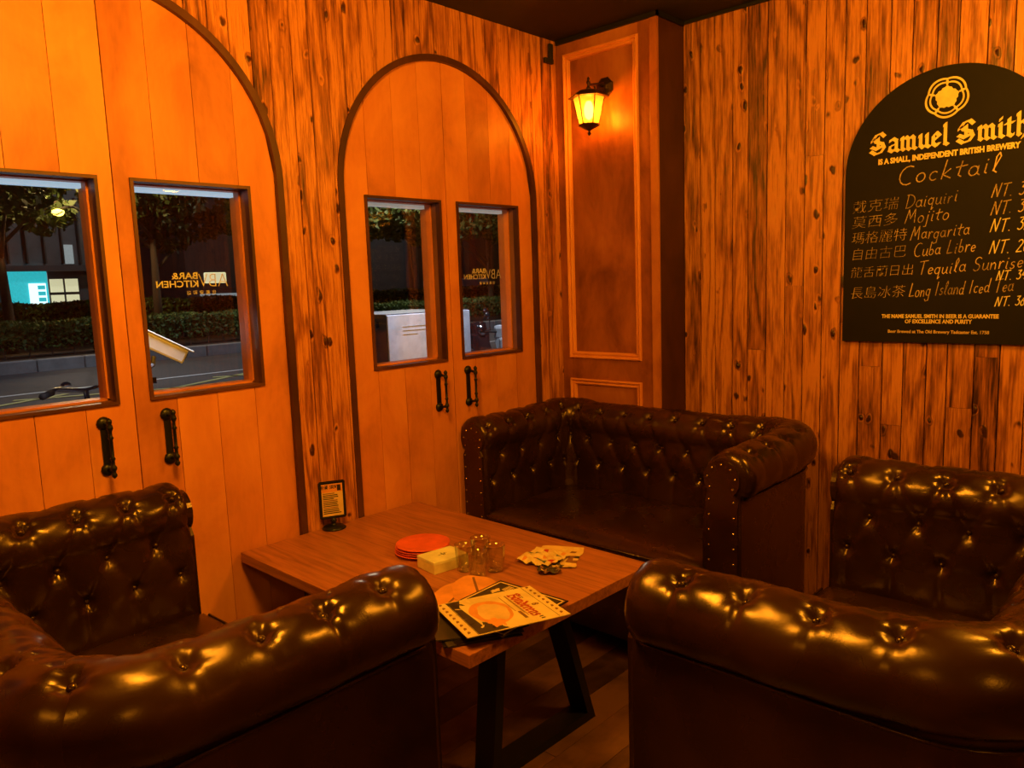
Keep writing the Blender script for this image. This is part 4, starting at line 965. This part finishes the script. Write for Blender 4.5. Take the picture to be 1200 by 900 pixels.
# white van seen in the fourth window
vn = empty('delivery_van', (27.6, 30, -.12)); tag(vn, 'pale delivery van standing beyond the hedges, seen through the right-hand lettered window', 'van')
bx('van_body', 'body_white', vn, -2.2, 1.6, -.9, .9, .35, 2.0, bevel=.12); bx('cab', 'body_white', vn, 1.5, 2.5, -.85, .85, .35, 1.3, bevel=.1); bx('side_window', 'car_glass', vn, .7, 1.5, -.93, -.9, 1.2, 1.75)
for x_ in (-1.3, 1.5): mesh_obj('wheel', BM(lathe, [(.2, 0), (.34, .01), (.34, .2), (.2, .21)], 20, (x_, -.92, .34), 'y'), 'rubber', vn)
# street lamps
def street_lamp(x, y, h_, mat, lab, dx=-.6):
    s_ = empty('street_lamp', (x, y, .1 if y > 17 else G0)); tag(s_, lab, 'street lamp')
    bm = bmesh.new(); tube(bm, [(0, 0, 0), (0, 0, h_*.6), (0, 0, h_+.2), (dx*.4, 0, h_+.32), (dx, 0, h_+.25)], 0, 8, rad=[.09, .06, .05, .035, .03]); mesh_obj('pole', bm, 'facade_dark', s_, True)
    mesh_obj('lamp_head', BM(lathe, [(.02, .10), (.14, .05), (.15, 0), (.10, -.07), (.01, -.10)], 16, (dx, 0, h_+.15)), mat, s_, True)
street_lamp(4.2, 19.9, 3.5, 'lamp_yellow', 'street lamp with a yellow glowing head, seen in the leftmost window')
street_lamp(21.9, 26.0, 1.68, 'lamp_white', 'low street lamp with a white glowing head beyond the hedges', -.3)
# traffic signal
ts = empty('traffic_signal', (3.0, 26, .1)); tag(ts, 'small green traffic signal hanging between the trees at far left', 'signal')
mesh_obj('pole', BM(tube, [(0, 0, 0), (0, 0, 4.4)], .06, 8), 'facade_dark', ts); bx('signal_housing', 'trim_black', ts, -.15, .15, -.2, 0, 3.6, 4.4); mesh_obj('signal_light', BM(lathe, [(.07, -.21), (.06, -.23), (.001, -.235)], 12, (.0, 0, 3.8), 'y'), 'traffic_green', ts)
# white cabinet just outside the third window
wc = empty('utility_cabinet', (-.715, .50, G0)); tag(wc, 'white fronted cabinet with dark grey side standing just outside the third window', 'cabinet')
bx('cabinet_body', 'box_grey', wc, -.295, .285, .006, .5, 0, 1.468); bx('front_panel', 'box_white', wc, -.293, .283, -.004, .0055, .04, 1.462, bevel=.002)
bx('lock', 'chrome', wc, -.300, -.295, .06, .09, 1.40, 1.43)
for k in range(3): bx('printed_line', 'body_white', wc, -.20, .02-.06*k, -.0048, -.0042, 1.40-.02*k, 1.402-.02*k)
# security camera
sc = empty('security_camera', (-2.155, .42, 1.300)); tag(sc, 'white box-shaped security camera on a bracket outside the second window', 'camera')
dv = Vector((.62, -.10, -.37)).normalized(); q = dv.to_track_quat('Y', 'Z').to_matrix().to_4x4()
bx('camera_body', 'camera_white', sc, -.034, .034, -.13, .075, -.034, .024, bevel=.008, M=q); bx('sun_visor', 'camera_white', sc, -.036, .036, -.14, .092, .024, .031, bevel=.003, M=q)
bm = bmesh.new(); lathe(bm, [(.020, .076), (.020, .080), (.012, .082), (.001, .079)], 20, (0, 0, 0), 'y'); xform(bm, q); mesh_obj('lens', bm, 'body_black', sc, True)
bm = bmesh.new(); tube(bm, [(-.05, 0, -.03), (-.06, -.01, -.060), (-.12, -.06, -.078), (-.22, -.22, -.085), (-.24, -.295, -.085)], .009, 8); mesh_obj('bracket', bm, 'box_grey', sc)
# scooters
def scooter(x, y, rz, body, lab, g_='parked motor scooters outside'):
    s_ = empty('motor_scooter', (x, y, G0), rz); tag(s_, lab, 'scooter', g_)
    for yy in (.62, -.62): mesh_obj('wheel', BM(lathe, [(.14, -.05), (.22, -.045), (.25, -.02), (.25, .02), (.22, .045), (.14, .05)], 24, (0, yy, .25), 'x'), 'rubber', s_, True)
    bm = bmesh.new(); prism(bm, [(-.75, .50), (-.20, .38), (-.05, .30), (.30, .28), (.42, .50), (.30, .95), (.42, 1.02), (.52, .85), (.62, .50), (.48, .22), (-.10, .20), (-.35, .30), (-.82, .62), (-.70, .74), (-.15, .70)], lambda u_, z_: (-.13, u_, z_), lambda u_, z_: (.13, u_, z_))
    bmesh.ops.bevel(bm, geom=bm.edges[:], offset=.02, segments=2, affect='EDGES'); mesh_obj('bodywork', bm, body, s_)
    bx('seat', 'seat_vinyl', s_, -.14, .14, -.72, -.10, .72, .82, bevel=.035)
    bx('front_shield', body, s_, -.20, .20, .40, .47, .45, .98, bevel=.03)
    mesh_obj('headlight', BM(lathe, [(.09, 0), (.085, .05), (.04, .08), (.001, .085)], 18, (0, .45, 1.02), 'y'), 'chrome', s_, True)
    bx('dashboard', body, s_, -.13, .13, .30, .47, .94, 1.12, bevel=.04)
    bm = bmesh.new(); tube(bm, [(-.34, .24, 1.06), (-.18, .33, 1.05), (0, .36, 1.03), (.18, .33, 1.05), (.34, .24, 1.06)], .014, 8); tube(bm, [(0, .62, .25), (0, .42, .98)], .025, 8); mesh_obj('handlebar', bm, 'rubber', s_, True)
    for sg in (-1, 1):
        bm = bmesh.new(); tube(bm, [(sg*.22, .31, 1.06), (sg*.28, .34, 1.18), (sg*.30, .33, 1.22)], .006, 6); lathe(bm, [(.001, -.01), (.045, -.008), (.05, .004), (.001, .012)], 14, (sg*.31, .33, 1.24), 'y'); mesh_obj('mirror', bm, 'body_black', s_, True)
    return s_
scooter(3.12, 4.06, R(196), 'body_white', 'white motor scooter parked outside, seen at the bottom of the fourth window')
scooter(3.58, 4.98, R(190), 'body_black', 'black motor scooter parked outside just behind the white scooter')
# bicycle under the left window
bk = empty('bicycle', (-1.87, 1.66, G0), R(15)); tag(bk, 'bicycle parked outside the leftmost window, only its handlebars in view', 'bicycle')
for yy in (.52, -.52):
    bm = bmesh.new(); tube(bm, [(0, yy+.33*cos(2*pi*k/28), .34+.33*sin(2*pi*k/28)) for k in range(28)], .016, 6, True); wl = mesh_obj('wheel', bm, 'rubber', bk, True)
    bm = bmesh.new()
    for k in range(12): tube(bm, [(0, yy, .34), (0, yy+.32*cos(2*pi*k/12), .34+.32*sin(2*pi*k/12))], .0015, 3)
    mesh_obj('spokes', bm, 'chrome', wl)['kind'] = 'stuff'
bm = bmesh.new()
for A_, B_ in (((0, -.52, .34), (0, -.12, .30)), ((0, -.12, .30), (0, -.20, .86)), ((0, -.20, .80), (0, .34, .82)), ((0, -.12, .30), (0, .36, .74)), ((0, -.52, .34), (0, -.19, .78)), ((0, .32, 1.0), (0, .52, .34))): tube(bm, [A_, B_], .016, 8)
mesh_obj('bike_frame', bm, 'box_grey', bk, True)
bx('saddle', 'seat_vinyl', bk, -.07, .07, -.33, -.08, .86, .91, bevel=.02)
bm = bmesh.new(); tube(bm, [(-.30, .20, 1.12), (-.18, .30, 1.13), (0, .33, 1.10), (.18, .30, 1.13), (.30, .20, 1.12)], .012, 8); tube(bm, [(0, .32, .98), (0, .33, 1.10)], .014, 8); hb = mesh_obj('handlebar', bm, 'chrome', bk, True)
for sg in (-1, 1): mesh_obj('grip', BM(tube, [(sg*.24, .245, 1.123), (sg*.33, .175, 1.118)], .018, 8), 'rubber', hb, True)
mesh_obj('bell', BM(lathe, [(.026, 0), (.024, .014), (.012, .022), (.001, .025)], 14, (-.12, .31, 1.14)), 'chrome', hb, True); mesh_obj('brake_lever', BM(tube, [(.20, .30, 1.13), (.25, .27, 1.10), (.30, .25, 1.09)], .005, 6), 'chrome', hb, True)
